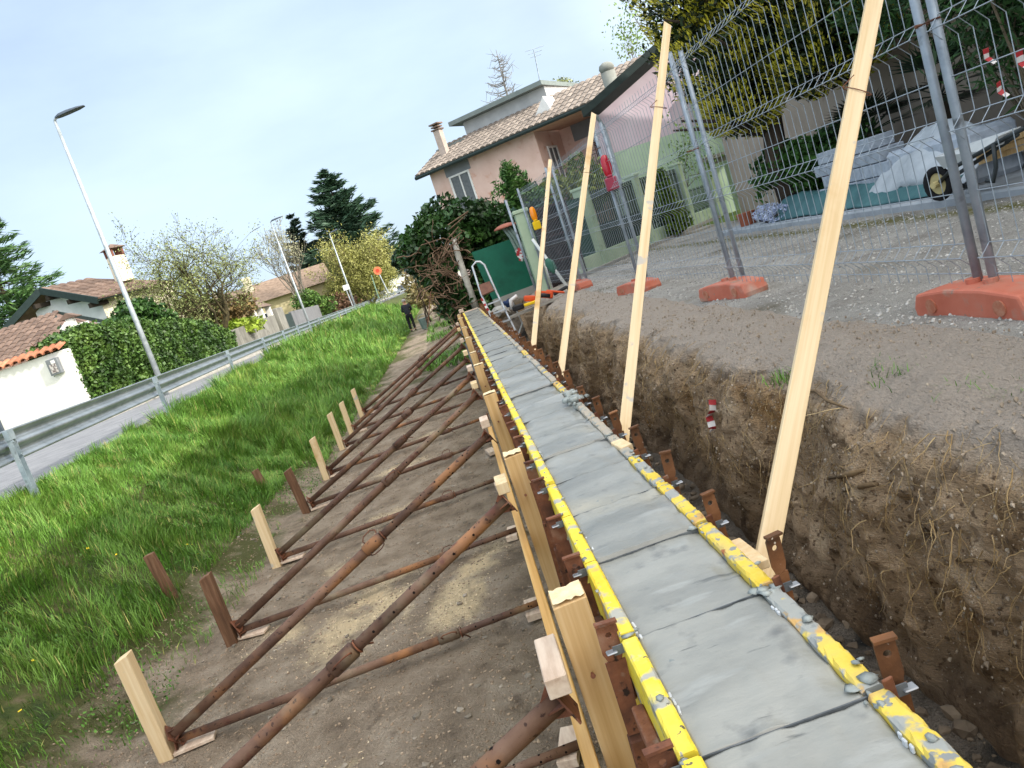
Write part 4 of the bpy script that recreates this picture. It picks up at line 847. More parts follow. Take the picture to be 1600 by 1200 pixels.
MB().box(p + Vector((-.02, -.05, -.06)), (.22, .12, .05)).build('base', YB, t, bevel=.01)
p = at(802, 473, 13.5); t = thing('white_tool', p, 'white hooked hand tool lying at the left of the orange tool', 'tool'); MB().tube([p + Vector((-.05, 0, -.1)), p + Vector((-.03, 0, .05)), p + Vector((.1, 0, .09))], .035, 8).build('handle', TAPE_W, t, smooth=True); MB().box(p + Vector((.05, 0, -.1)), (.2, .12, .1)).build('body', bpy.data.materials['black_plastic'], t, bevel=.02)
p = at(850, 460, 13.6); tag(MB().box(p, (.3, .2, .12), Matrix.Rotation(.4, 3, 'Y')).bar(p + Vector((.05, 0, .05)), p + Vector((.35, -.05, -.08)), .04, .04).build('orange_case', bpy.data.materials['tool_orange'], origin=p, bevel=.025), 'orange case behind the leaning board, right of the power tool', 'case')
p = at(792, 474, 13.7); tag(MB().lump(p, (.08, .08, .06), jit=.5, sub=2).build('blue_bag', mat('blue_fabric', ['22304d', '30446b'], scale=9, rough=.9), origin=p, smooth=True), 'dark blue crumpled bag by the ladder at the trench end', 'bag')
p = at(865, 460, 13.7); tag(MB().tube([p, p + Vector((.25, 0, .05)), p + Vector((.3, -.02, .0))], [.03, .03, .05], 8).build('hand_tool', bpy.data.materials['black_plastic'], origin=p), 'black handled tool at the right end of the plank', 'tool')
p = at(783, 488, 14.6); tag(MB().lump(p, (.2, .2, .12), jit=.3, sub=2).build('stone_block', PAVE, origin=p), 'grey rough stone block behind the step ladder', 'stone')
# ------------------------------------------------------------------ right side: green fence, houses, garden
GRNW = mat('pale_green_render', ['95ab8e', 'a7ba9e', 'b2c3a8'], scale=2, rough=.9, spots=[('8a9a7c', 5, .62, .12)])
fA = Vector((2.55, 15.95, 0)); fB = Vector((7.6, 21.9, 0)); fd = (fB - fA).normalized(); fn = Vector((fd.y, -fd.x, 0))
fA2 = Vector((1.80, 15.5, 0))
t = thing('low_wall', (fA + fB) / 2 + Vector((0, 0, ZG)), 'low pale green wall with dark slat fence on it along the lane', 'fence')
MB().bar(fA + Vector((0, 0, ZG + .16)), fB + Vector((0, 0, ZG + .16)), .22, .38).build('wall', GRNW, t, bevel=.01)
MB().bar(fA + fn * .16 + Vector((0, 0, ZG + .03)), fB + fn * .16 + Vector((0, 0, ZG + .03)), .2, .08).build('kerb', PAVE, t)
pil = []
for px, py in ((940, 408), (1014, 372), (1079, 345), (1118, 325)):
    p = atp(px, py, fA, fn); pil.append(Vector((p.x, p.y, ZG)))
pil = [p for p in pil]
for k, p in enumerate(pil):
    R = Matrix.Rotation(math.atan2(fd.y, fd.x), 3, 'Z'); b = MB(); b.box(p + Vector((0, 0, .85)), (.26, .26, 1.7), R); b.box(p + Vector((0, 0, 1.72)), (.32, .32, .06), R)
    o = b.build('green_pillar', GRNW, origin=p, bevel=.01); tag(o, f"square pale green fence pillar on the low wall, {ordw(k)} beyond the gate", 'pillar', 'green fence pillars')
p = Vector((1.79, 15.55, ZG - .15)); b = MB(); b.box(p + Vector((0, 0, .87)), (.25, .25, 1.72)); b.box(p + Vector((0, 0, 1.76)), (.31, .31, .07))
tag(b.build('gate_pillar', GRNW, origin=p, bevel=.01), 'pale green gate pillar standing at the end of the trench', 'pillar')
tag(MB().tube([p + Vector((-.17, -.05, .1)), p + Vector((-.2, -.05, 2.05))], .025, 10).build('steel_post', GALV, origin=p, smooth=True), 'thin steel post beside the gate pillar carrying the mesh fence', 'post')
SLAT = mat('dark_slat', ['1c2d27', '26382f', '303f38'], scale=5, rough=.6); NET = mat('dark_green_net', ['10382b', '15463a'], scale=3, rough=.8)
lw = bpy.data.objects['low_wall']
for k in range(2):
    a, c = pil[k] + fd * .15, pil[k + 1] - fd * .15
    if k == 0:
        MB().bar(a + Vector((0, 0, .62)), c + Vector((0, 0, .62)), .01, .55).build('green_net', NET, lw)
    b = MB(); n = int((c - a).length / .11)
    for q in range(n + 1): s = a.lerp(c, q / n) + fn * .03; b.bar(s + Vector((0, 0, .36)), s + Vector((0, 0, 1.62)), .07, .012, fn)
    b.bar(a + Vector((0, 0, .5)), c + Vector((0, 0, .5)), .03, .04).bar(a + Vector((0, 0, 1.5)), c + Vector((0, 0, 1.5)), .03, .04); b.build('slat_panel', SLAT, lw)
a, c = fA + Vector((0, 0, ZG)) , pil[0] - fd * .15
MB().bar(a + Vector((0, 0, .95)), c + Vector((0, 0, .95)), .02, 1.2).build('green_net', NET, lw)
a, c = pil[2] + fd * .15, pil[3] - fd * .15; b = MB()
for q in range(30): s = a.lerp(c, q / 29); b.tube([s + Vector((0, 0, .35)), s + Vector((0, 0, .62)) + fn * .05, s + Vector((0, 0, 1.0))], .006, 4)
for z in (.4, .62, .95): b.bar(a + Vector((0, 0, z)), c + Vector((0, 0, z)), .012, .02)
b.build('wire_panel', SLAT, lw)
# gate leaf
gp = Vector((1.9, 15.62, 0)); gd = (fA - gp).normalized(); gn = Vector((gd.y, -gd.x, 0)); BRN = mat('dark_brown_metal', ['2b2224', '3a2e30', '4a3d3c'], scale=6, rough=.6)
t = thing('gate', gp + Vector((0, 0, ZG)), 'dark brown garden gate leaf of close thin bars beside the green pillar', 'gate')
g0 = gp + gd * .12; g1 = gp + gd * .98; z0, z1 = ZG - .08, ZG + 1.55; b = MB()
for a_, c_ in (((g0, z0), (g0, z1)), ((g1, z0), (g1, z1)), ((g0, z0), (g1, z0)), ((g0, z1), (g1, z1)), ((g0, z0 + .55), (g1, z0 + .55)), ((g0, z0 + 1.05), (g1, z0 + 1.05))): b.bar(Vector((a_[0].x, a_[0].y, a_[1])), Vector((c_[0].x, c_[0].y, c_[1])), .045, .045, (.3, -1, .2))
b.build('gate_frame', BRN, t); b = MB()
for q in range(22): s = g0.lerp(g1, (q + .5) / 22); b.bar(Vector((s.x, s.y, z0)), Vector((s.x, s.y, z1)), .012, .008, gn)
for q in range(30): z = z0 + (z1 - z0) * (q + .5) / 30; b.bar(Vector((g0.x, g0.y, z)), Vector((g1.x, g1.y, z)), .006, .01)
b.build('bars', BRN, t)
MB().bar(Vector((g0.x, g0.y + .06, (z0 + z1) / 2)), Vector((g1.x, g1.y + .06, (z0 + z1) / 2)), .006, z1 - z0 - .05).build('dark_backing', mat('dark_sheet', ['1a1a1c', '262527'], scale=6, rough=.9), t)  # dark sheet added behind the bars to close the view through

WHITE = mat('white_frame', ['cfd0cd', 'e2e3e0'], scale=9, rough=.6); GLASS = mat('dark_glass', ['1b2126', '2a333a'], scale=3, rough=.12, spec=.6)
SHUT = mat('grey_shutter', ['565b5e', '6d7275'], scale=9, rough=.6); DKTRIM = mat('dark_green_trim', ['1f2c2b', '2a3836'], scale=9, rough=.6)
def tilemat(name, a, b, c): return mat(name, [a, b, c], scale=3, detail=8, rough=.85, island=.22)
TILE_R = tilemat('brown_roof_tile', '6d645c', '81776e', '93887d'); TILE_L = tilemat('red_roof_tile', '57473f', '6a584d', '7a685d')
def tile_roof(name, p0, p1, up_, mats_, parent, pitch=.22, row=.36, th=.05, trim=1.0):
    """roof slope of separate curved tiles: eave from p0 to p1, slope vector up_"""
    p0, p1, up_ = Vector(p0), Vector(p1), Vector(up_); e = (p1 - p0); n_ = max(1, int(e.length / pitch)); m_ = max(1, int(up_.length / row)); nrm = e.cross(up_).normalized()
    if nrm.z < 0: nrm = -nrm
    V = []; F = []; e1 = e / n_; u1 = up_ / m_
    for i in range(n_):
        for j in range(m_):
            if (i + .6) / n_ > 1 - (1 - trim) * (j + .5) / m_: continue
            o = p0 + e1 * i + u1 * j; k = len(V); h = pitch * .26
            for s, lift in ((-.04, .030), (1.0, .004)):
                for q in range(5): a = math.pi * q / 4; V.append(tuple(o + e1 * (.5 - .48 * math.cos(a)) + nrm * (h * math.sin(a) + lift) + u1 * s))
            for q in range(4): F.append((k + q, k + q + 1, k + 6 + q, k + 5 + q))
            F.append((k, k + 1, k + 2, k + 3, k + 4))
    o = mk(name, V, F, mats_, parent); 
    MB().prism([p0, p1, p0 + e * trim + up_, p0 + up_], -nrm * th).build('roof_deck', DKTRIM, o)
    return o
def window(mb_frame, pane, c, u, w_, h, n, parent, shutter=None, kind='window'):
    """frame with separate pane set into a wall; c centre, u horizontal unit, n outward"""
    z = Vector((0, 0, 1)); b = MB(); c = Vector(c)
    for s in (-1, 1): b.bar(c + u * s * (w_ / 2 - .04) - z * h / 2 + n * .03, c + u * s * (w_ / 2 - .04) + z * h / 2 + n * .03, .08, .07, n)
    for s in (-1, 1): b.bar(c - u * (w_ / 2 - .08) + z * s * (h / 2 - .04) + n * .03, c + u * (w_ / 2 - .08) + z * s * (h / 2 - .04) + n * .03, .07, .08)
    b.bar(c - z * (h / 2 - .08) + n * .025, c + z * (h / 2 - .08) + n * .025, .06, .05, n)
    o = b.build(kind, mb_frame, parent); MB().plate([c + u * x + z * y + n * .004 for x, y in ((-w_ / 2, -h / 2), (w_ / 2, -h / 2), (w_ / 2, h / 2), (-w_ / 2, h / 2))], .02).build('pane', pane, o)
    return o
# peach house (two storeys) at the far right end
PEACH = mat('peach_render', ['c9aa9c', 'd3b6a9', 'dac0b4'], scale=1.2, detail=8, rough=.92, spots=[('c0907c', 2.2, .6, .15)]); PEACHG = mat('grey_band', ['73777a', '82868a'], scale=2, rough=.9)
E0 = at(650, 281, 38.0); E1 = atz(826, 206, E0.z); u = (E1 - E0); u.z = 0; Lh = u.length; u.normalize(); nb = Vector((-u.y, u.x, 0))     # nb: away from the camera
t = thing('peach_house', E0, 'two-storey peach coloured house with brown tiled roof and a balcony', 'house')
Z1 = E0.z; zg = 1.0; W0 = E0 + nb * .55 + u * .45; W1 = E1 + nb * .55 - u * .05; W0.z = W1.z = 0
b = MB(); D = 8.0; q = [W0, W1, W1 + nb * D, W0 + nb * D]; b.prism([Vector((p.x, p.y, zg)) for p in q], (0, 0, Z1 - zg + .12)); b.build('wall', PEACH, t)
slope = .42; run = (atp(852, 168, E0, nb.cross(Vector((0, 0, 1))).cross(Vector((0, 0, 1)))) if False else None)
d_t = 3.1; upv = nb * d_t + Vector((0, 0, d_t * slope))
rf = tile_roof('roof', E0 + Vector((0, 0, .12)), E1 + Vector((0, 0, .12)), upv, TILE_R, t, .3, .42)
MB().tube([E0 + Vector((0, 0, .05)), E1 + Vector((0, 0, .05))], .085, 8).build('gutter', DKTRIM, t)
# raised rear part with grey fascia
c0 = E0 + u * 1.55 + nb * (d_t + .02); c1 = E1 - u * .1 + nb * (d_t + .02); zt = Z1 + d_t * slope
b = MB(); b.prism([Vector((p.x, p.y, Z1)) for p in (c0, c1, c1 + nb * 4.8, c0 + nb * 4.8)], (0, 0, d_t * slope + .75)); b.build('raised_wall', mat('pale_grey_render', ['a6a9ab', 'b9bcbd'], scale=2, rough=.9), t)
b = MB(); b.prism([Vector((p.x, p.y, zt + .76)) for p in (c0 - u * .5 - nb * .5, c1 + u * .15 - nb * .5, c1 + nb * 5.2, c0 - u * .5 + nb * 5.2)], (0, 0, .2)); b.build('flat_roof', mat('grey_fascia', ['6d7775', '7b8583'], scale=3, rough=.8), t)
c2 = E0 + nb * 2.3 + u * .1; b = MB(); b.prism([Vector((p.x, p.y, Z1 + .9)) for p in (c2, c2 + u * 1.7, c2 + u * 1.7 + nb * 3, c2 + nb * 3)], (0, 0, .35)); b.build('lower_flat_roof', bpy.data.materials['grey_fascia'], t)
window(WHITE, SHUT, W0 + u * 1.55 + Vector((0, 0, Z1 - 1.25)) - nb * .0, u, 1.15, 1.7, -nb, t)
MB().span((0, 0, 0), (.01, .01, .01)) 
b = MB(); pA = W0 + u * .85 - nb * .015; b.plate([pA + Vector((0, 0, Z1 - .40)), pA + u * 1.4 + Vector((0, 0, Z1 - .40)), pA + u * 1.4 + Vector((0, 0, Z1 + .1)), pA + Vector((0, 0, Z1 + .1))], .02); b.build('grey_band', PEACHG, t)
ch = E0 + u * 1.05 + nb * 1.5 + Vector((0, 0, .5)); b = MB(); b.box(ch + Vector((0, 0, .6)), (.34, .34, 1.6), Matrix.Rotation(math.atan2(u.y, u.x), 3, 'Z')); o = b.build('chimney', mat('chimney_render', ['a5978c', 'b8aaa0'], scale=5, rough=.9), t)
b = MB(); R = Matrix.Rotation(math.atan2(u.y, u.x), 3, 'Z')
for z, s in ((1.45, .46), (1.58, .40), (1.71, .50)): b.box(ch + Vector((0, 0, z)), (s, s, .06), R)
b.build('chimney_cap', TILE_L, o)
# wing with balcony to the right: lit return wall, recess, far pier
V0 = W1.copy(); ret = 2.6
b = MB(); wB0 = V0 + nb * ret; wB1 = wB0 + u * 4.2; b.prism([Vector((p.x, p.y, zg)) for p in (wB0 - u * .02, wB1, wB1 + nb * 6, wB0 - u * .02 + nb * 6)], (0, 0, Z1 - zg + .1)); b.build('wing_wall', PEACH, t)
b = MB(); pr = V0 + u * 3.2 + nb * .3; b.prism([Vector((p.x, p.y, zg)) for p in (pr, pr + u * 2.6, pr + u * 2.6 + nb * 4, pr + nb * 4)], (0, 0, Z1 - zg + .08)); b.build('side_wall', PEACH, t)
zb = 4.05; b = MB(); b.prism([Vector((p.x, p.y, zb - .16)) for p in (V0 - nb * .6 + u * .02, V0 - nb * .6 + u * 3.3, wB1 - u * .6 - nb * .02, wB0 - nb * .02)], (0, 0, .18)); b.build('balcony_slab', mat('terracotta_slab', ['b9806c', 'cf9a85'], scale=5, rough=.9), t)
b = MB(); p0 = V0 - nb * .5 + u * .1; p1 = V0 - nb * .5 + u * 3.2; n = 26
for q in range(n + 1): s = p0.lerp(p1, q / n); b.tube([Vector((s.x, s.y, zb)), Vector((s.x, s.y, zb + .5)) - nb * .07, Vector((s.x, s.y, zb + 1.0))], .012, 5)
for z in (.06, 1.0): b.tube([Vector((p0.x, p0.y, zb + z)), Vector((p1.x, p1.y, zb + z))], .02, 6)
b.build('balcony_railing', mat('brown_railing', ['4a3630', '5d463e'], scale=9, rough=.6), t)
window(WHITE, SHUT, V0 + nb * 1.3 + Vector((0, 0, zb + 1.1)) + u * .0, nb, 1.0, 2.1, u, t, kind='balcony_door')
window(mat('brown_wood_frame', ['5a3328', '6d4234'], scale=9, rough=.6), GLASS, wB0 + u * 2.2 + Vector((0, 0, zb + 1.15)), u, 1.5, 2.2, -nb, t, kind='french_door')
b = MB(); b.prism([Vector((p.x, p.y, Z1 - .75)) for p in (wB0 + u * .6 - nb * .03, wB0 + u * 3.2 - nb * .03, wB0 + u * 3.2 - nb * .01, wB0 + u * .6 - nb * .01)], (0, 0, .8)); b.build('grey_band', PEACHG, t)
# hipped roof over the balcony
e0 = E1.copy(); e1 = e0 + u * 2.0 + nb * .1; e2 = e1 + u * 4.6
tile_roof('wing_roof', e0 + Vector((0, 0, .12)) + u * .02, e2 + Vector((0, 0, .12)), nb * 3.0 + Vector((0, 0, 1.35)), TILE_R, t, .3, .42)
MB().tube([e0 + Vector((0, 0, .05)), e2 + Vector((0, 0, .05))], .085, 8).build('gutter', DKTRIM, t)
b = MB(); b.prism([Vector((p.x, p.y, Z1 - .02)) for p in (e0, e2, e2 + nb * 3.4, e0 + nb * 3.4)], (0, 0, .06)); b.build('soffit', mat('soffit_render', ['a08878', 'b39b8a'], scale=3, rough=.9), t)
g0 = e0 + nb * 1.1 - u * .15 + Vector((0, 0, .5)); MB().prism([g0, g0 + u * 1.0, g0 + u * .75 + Vector((0, 0, .8))], nb * 1.0).build('gable_dormer', WHITE, t)
for q in range(4):
    pp = V0 - nb * .45 + u * (.9 + .6 * q); leafmass('balcony_plant', [tuple(Vector((pp.x, pp.y, zb + .15 + .15 * (q % 2))))], [(.3, .3, .28)], 350, .05, leafmat('plant_leaf_%d' % q, ['5d7a28', '7f9636', '9aa848'], .3) if q == 0 else bpy.data.materials['plant_leaf_0'], t)
ant = thing('roof_antenna', at(849, 152, 42), 'thin television antenna mast above the peach house roof', 'antenna')
p = at(850, 160, 42); q = at(834, 78, 42); MB().tube([p - Vector((0, 0, 1.5)), p, q], .03, 6).build('mast', GALV, ant)
d = (q - p).normalized()
for k_, w_ in ((0, .5), (-.18, .38), (-.36, .3)): c_ = q + d * k_; MB().tube([c_ - Vector((w_, .2, 0)), c_ + Vector((w_, -.2, 0))], .014, 5).build('aerial_rod', GALV, ant)
c_ = p.lerp(q, .35); MB().tube([c_ - Vector((.35, 0, .05)), c_ + Vector((.35, 0, .05))], .02, 5).build('aerial_rod', GALV, ant)

# pink and green house with gable towards the lane
PINK = mat('pink_render', ['c6b1bb', 'd2c0c9', 'd9cbd2'], scale=1.2, detail=8, rough=.92); GRN2 = mat('mint_render', ['a3ba9e', 'b3c8ac', 'bfd1b8'], scale=1.2, detail=8, rough=.92)
YH = 23.0; t = thing('pink_green_house', (9, YH, ZG), 'house with pink upper wall and mint green lower wall behind the fence', 'house')
el = at(907, 190, YH); ap = at(1002, 106, YH); k_ = (ap.z - el.z) / (ap.x - el.x); xa = 10.2; za = el.z + k_ * (xa - el.x); xl = at(938, 230, YH).x; zl = el.z + k_ * (xl - el.x)
zs = at(1035, 214, YH).z; xr_ = 14.2
b = MB(); b.prism([Vector((xl, YH, zs)), Vector((xr_, YH, zs)), Vector((xr_, YH, za - k_ * (xr_ - xa))), Vector((xa, YH, za - .02)), Vector((xl, YH, zl - .06))], (8.5, 7.4, 0)); b.build('pink_wall', PINK, t)
b = MB(); b.prism([(xl, YH, 1.0), (xr_, YH, 1.0), (xr_, YH, zs - .002), (xl, YH, zs - .002)], (8.5, 7.4, 0)); b.build('green_wall', GRN2, t)
b = MB(); b.prism([Vector((el.x, YH - .5, el.z + .02)), Vector((xa, YH - .5, za + .05)), Vector((xa, YH - .5, za + .27)), Vector((el.x, YH - .5, el.z + .24))], (8.8, 7.7, 0)); b.prism([Vector((xa, YH - .5, za + .05)), Vector((xr_ + .8, YH - .5, za - k_ * (xr_ + .8 - xa) + .02)), Vector((xr_ + .8, YH - .5, za - k_ * (xr_ + .8 - xa) + .24)), Vector((xa, YH - .5, za + .27))], (8.8, 7.7, 0)); b.build('roof', DKTRIM, t)
MB().tube([Vector((xl + .25, YH - .08, 1.3)), Vector((xl + .25, YH - .08, zl - .5)), Vector((el.x + .4, YH - .3, el.z))], .05, 8).build('downpipe', GALV, t)
xg = at(1078, 160, YH).x; b = MB(); b.span((xg, YH - .35, 1.0), (xg + 2.6, YH - .004, 5.2)); b.build('green_bay', GRN2, t)
for s in (.55, .8): MB().tube([Vector((xg + s, YH - .42, 1.3)), Vector((xg + s, YH - .42, 5.1))], .045, 8).build('downpipe', mat('green_pipe', ['8aa58c', '9bb59b'], scale=5) if 'green_pipe' not in bpy.data.materials else bpy.data.materials['green_pipe'], t)
p = at(1122, 243, YH - .8); MB().box(p, (1.1, .5, .10)).box(p - Vector((0, 0, .12)), (.9, .1, .14)).build('window_sill', PAVE, t)
c_ = at(957, 138, 27); b = MB().tube([c_ - Vector((0, 0, 1.2)), c_ + Vector((0, 0, .55))], .24, 14).lump(c_ + Vector((0, 0, .68)), (.27, .27, .2), jit=.02, sub=2); b.build('chimney', mat('grey_flue', ['7d7f78', '8f918a'], scale=6, rough=.9), t, smooth=True)
# beige house that shades the yard
BEIGE = mat('beige_render', ['9c8c7d', 'ab9b8b', 'b6a797'], scale=1.3, detail=8, rough=.93, spots=[('8f8071', 2.6, .62, .12)])
t = thing('beige_house', (7.2, 6, ZG), 'tall plain beige house wall behind the garden shrubs', 'house')
b = MB(); b.span((7.2, -16, 1.0), (16, 18.6, 8.6)); b.build('wall', BEIGE, t)
b = MB(); b.prism([(6.4, -16.5, 8.5), (11.6, -16.5, 10.6), (16.8, -16.5, 8.5), (16.8, -16.5, 8.3), (6.4, -16.5, 8.3)], (0, 35.7, 0)); b.build('roof', TILE_R, t)
for y in (-8, -2): window(WHITE, GLASS, (7.2, y, 3.2), Vector((0, 1, 0)), 1.2, 1.4, Vector((-1, 0, 0)), t)
# paved strip with kerb
tag(MB().span((4.98, 4.0, 1.30), (7.19, 14.3, 1.50)).build('garden_paving', mat('garden_concrete', ['8b9095', '9ea3a8', 'adb1b5'], scale=2, detail=8, rough=.9), origin=(6, 9, 1.4), bevel=.02), kind='structure')
# stacked grey blocks on battens
BLK = mat('grey_block', ['8d959f', 'a3abb5', 'b2b9c2'], scale=9, rough=.9, obj=True, rand=.12, bump=.002, bscale=50)
sb = Vector((5.62, 10.1, 1.5)); kx = 0
tag(MB().bar(sb + Vector((.0, 1.1, .10)), sb + Vector((.05, -1.9, .10)), .5, .06).bar(sb + Vector((-.18, 1.1, .035)), sb + Vector((-.13, -1.9, .035)), .08, .07).build('timber_bed', mat('pale_beam', ['a08a70', 'b8a285', 'c6b295'], scale=4, rough=.8, stretch=(8, .6, 8)), origin=sb), 'pale timber bed lying under the stacked grey blocks', 'timber')
for z in range(4):
    for q in range(5 if z < 3 else 4):
        b = MB(); c_ = sb + Vector((.02, .86 - q * .34 - (.17 if z % 2 else 0), .22 + z * .165)); b.box(c_, (.34, .33, .155), Matrix.Rotation(random.uniform(-.02, .02), 3, 'Z'))
        tag(b.build('grey_block', BLK, origin=c_, bevel=.008), f"grey block in the yard stack, {ordw(q)} from far end, {['bottom', 'second', 'third', 'top'][z]} row", 'block', 'stacked grey blocks')
tag(MB().box(sb + Vector((.35, 1.25, .32)), (.4, .35, .5)).build('red_crate', mat('red_plastic', ['7d1f22', '95282a'], scale=6, rough=.6), origin=sb + Vector((.35, 1.25, .1)), bevel=.02), 'dark red crate at the far end of the block stack', 'crate')
# green tarpaulin in front and white sheet over a heap
def cloth(name, pts_fn, nu, nv, m, label, cat):
    vs = [pts_fn(i / nu, j / nv) for i in range(nu + 1) for j in range(nv + 1)]; fs = [(i * (nv + 1) + j, (i + 1) * (nv + 1) + j, (i + 1) * (nv + 1) + j + 1, i * (nv + 1) + j + 1) for i in range(nu) for j in range(nv)]
    o = mk(name, vs, fs, m, origin=vs[0], smooth=True); s = o.modifiers.new('thick', 'SOLIDIFY'); s.thickness = .008; return tag(o, label, cat)
def tf(u_, v_):
    y = 12.2 - 4.4 * u_; w_ = float(fbm(u_ * 9, v_ * 3, .3, 3)); x = 5.16 + .42 * v_ + .04 * w_; z = 1.50 + .02 + .30 * math.sin(math.pi * min(1, v_ * 1.2) * .5) * (1 - .35 * u_) + .04 * w_ * (.3 + v_)
    return (x, y, max(1.515, z))
cloth('green_tarpaulin', tf, 50, 16, mat('teal_tarp', ['33565a', '426a6d', '52797b'], scale=3, rough=.6, bump=.006, bscale=14), 'blue-green tarpaulin bundled along the front of the blocks', 'tarpaulin')
def wf(u_, v_):
    y = 9.6 - 1.9 * u_; w_ = float(fbm(u_ * 5, v_ * 4, 2.3, 3)); hgt = .56 * math.sin(math.pi * min(.96, .08 + u_ * .92)) ** .8 * math.sin(math.pi * min(.93, v_ * .93)) ** .7
    return (5.28 + 1.0 * v_ + .03 * w_, y, 1.62 + hgt + .06 * w_ + .02 * float(fbm(u_ * 16, v_ * 11, 5.1, 3)))
cloth('white_sheet', wf, 70, 44, mat('white_tarp', ['9ca3a8', 'b4babf', 'c4cace'], scale=2, rough=.75, bump=.012, bscale=8), 'greyish white sheet draped over a heap beside the wheelbarrow', 'sheet')
tag(MB().span((5.5, 7.9, 1.5), (6.1, 9.4, 2.05)).build('covered_heap', BLK, origin=(5.8, 8.6, 1.5), bevel=.05), 'heap of material hidden under the white sheet', 'heap')
# wheelbarrow
wc = at(1466, 287, 7.35); t = thing('wheelbarrow', wc, 'wheelbarrow with whitish tray and yellow wheel rim behind the mesh fence', 'wheelbarrow')
wx, wy, wz = wc; ax = Vector((.8, -.6, 0)).normalized(); pv = Vector((-ax.y, ax.x, 0))
n = 22; ring = lambda r: [wc + Vector((.0, math.cos(a) * r * .75, math.sin(a) * r)) + Vector((math.cos(a) * r * -.35, 0, 0)) for a in np.linspace(0, 2 * math.pi, n, endpoint=False)]
MB().tube(ring(.135), .034, 8, closed=True).build('tyre', mat('black_rubber', ['141416', '222224'], scale=9, rough=.9), t, smooth=True)
nrm = (ring(1)[0] - wc).cross(ring(1)[5] - wc).normalized(); b = MB(); b.prism(ring(.105), nrm * .05); b.tube([wc - nrm * .09, wc + nrm * .09], .03, 8); b.build('rim', mat('cream_rim', ['b3a472', 'cbbd8c'], scale=6, rough=.6), t)
T = [at(1462, 245, 7.3), at(1556, 214, 6.5), at(1548, 232, 6.5), at(1476, 262, 7.25)]; off = Vector((.5, .35, .0))
b = MB(); b.add([T[0], T[1], T[1] + off, T[0] + off, T[3], T[2], T[2] + off * .7, T[3] + off * .7], [(0, 1, 5, 4), (1, 2, 6, 5), (2, 3, 7, 6), (3, 0, 4, 7), (4, 5, 6, 7)]); o = b.build('tray', mat('pale_tray', ['b0b3b2', 'c6c9c8'], scale=4, rough=.6), t); s_ = o.modifiers.new('thick', 'SOLIDIFY'); s_.thickness = .012
b = MB(); fr = at(1505, 262, 6.95); b.tube([wc, at(1490, 262, 7.1), at(1556, 224, 6.4), at(1600, 200, 6.1)], .02, 7); b.tube([at(1552, 225, 6.4), at(1556, 262, 6.4), at(1552, 284, 6.45), at(1540, 282, 6.5)], .018, 7); b.tube([wc + Vector((.3, .2, 0)), at(1590, 210, 6.5)], .02, 7); b.build('frame', mat('dark_frame', ['23282a', '343a3c'], scale=9, rough=.5), t, smooth=True)
for k_, (px, py, qx, qy) in enumerate(((1530, 238, 1612, 205), (1532, 246, 1615, 214), (1535, 252, 1618, 224))):
    a, c = at(px, py, 7.6), at(qx, qy, 6.9); tag(MB().bar(a, c, .09, .05).build('timber_length', PINEY, origin=a), f"timber length stacked behind the wheelbarrow, {['top', 'middle', 'lowest'][k_]} of three", 'timber', 'timber lengths by the wheelbarrow')
# plants of the garden
YEWD = leafmat('yew_dark', ['141f0e', '20300f', '31420f'], .35); YEWL = leafmat('yew_tip', ['9c9c26', 'bdb53a', 'd3c960'], .3)
def bush(name, cents, radii, n, size, m, label, cat='shrub', base=None, stem=True, **k):
    base = base or (cents[0][0], cents[0][1], 1.45); t = thing(name, base, label, cat)
    if stem:
        b = MB()
        for q in range(7): c_ = random.choice(cents); b.tube([Vector(base) + Vector((random.gauss(0, .06), random.gauss(0, .06), 0)), Vector(base).lerp(Vector(c_), .6) + Vector((random.gauss(0, .08), random.gauss(0, .08), 0)), Vector(c_)], [.02, .014, .006], 5)
        b.build('stem', BARKD, t)
    leafmass('foliage', cents, radii, n, size, m, t, **k); return t
t = thing('yew_tree', (5.55, 12.3, 1.45), 'big dark yew tree with yellow-green tips overhanging the mesh fence', 'tree')
b = MB(); b.tube([(5.6, 12.3, 1.4), (5.5, 12.25, 2.4), (5.6, 12.2, 3.4), (5.9, 12.2, 5.5), (6.1, 12.2, 7.5)], [.2, .17, .15, .1, .04], 10)
for q in range(16): z = random.uniform(2.7, 6); a = random.uniform(0, 6.28); b.tube([Vector((5.6, 12.2, z)), Vector((5.6 + math.cos(a) * .8, 12.2 + math.sin(a) * .8, z + .4)), Vector((5.7 + math.cos(a) * 1.6, 12.2 + math.sin(a) * 1.6, z + .6))], [.06, .04, .015], 5)
b.build('trunk', BARKD, t, smooth=True)
C = [(5.35, 12.2, 4.3), (5.9, 11.7, 5.0), (5.1, 12.3, 5.3), (6.2, 11.2, 4.5), (6.4, 12.4, 6.2), (5.5, 12.2, 6.6), (5.2, 12.3, 3.5), (6.2, 11.4, 3.7)]; Rr = [(1.15, 1.1, .9), (1.2, 1.2, 1.0), (1.0, 1.0, 1.1), (1.2, 1.2, .9), (1.3, 1.3, 1.2), (1.2, 1.2, 1.2), (.6, .8, .6), (.9, 1.0, .6)]
leafmass('dark_foliage', C, Rr, 80000, .055, YEWD, t, shell=.25, aspect=.35, seed=2, freq=2.4)
P = []; A = []
for c_, r_ in zip(C, Rr):
    for q in range(700):
        d = rand_dirs(1)[0]
        if fbm(d[0] * 3 + c_[0], d[1] * 3, d[2] * 3, 2) < -.1: continue
        p = np.array(c_) + d * np.array(r_) * rng.uniform(.9, 1.05); ax_ = d + np.array([0, 0, .9]); ax_ /= np.linalg.norm(ax_)
        for s in range(14): P.append(p + ax_ * rng.uniform(-.05, .15) + rng.normal(0, .022, 3)); A.append(ax_)
v, f = leafquads(np.array(P), .034, .3, axis=np.array(A)); mk('new_growth', v, f, YEWL, t)
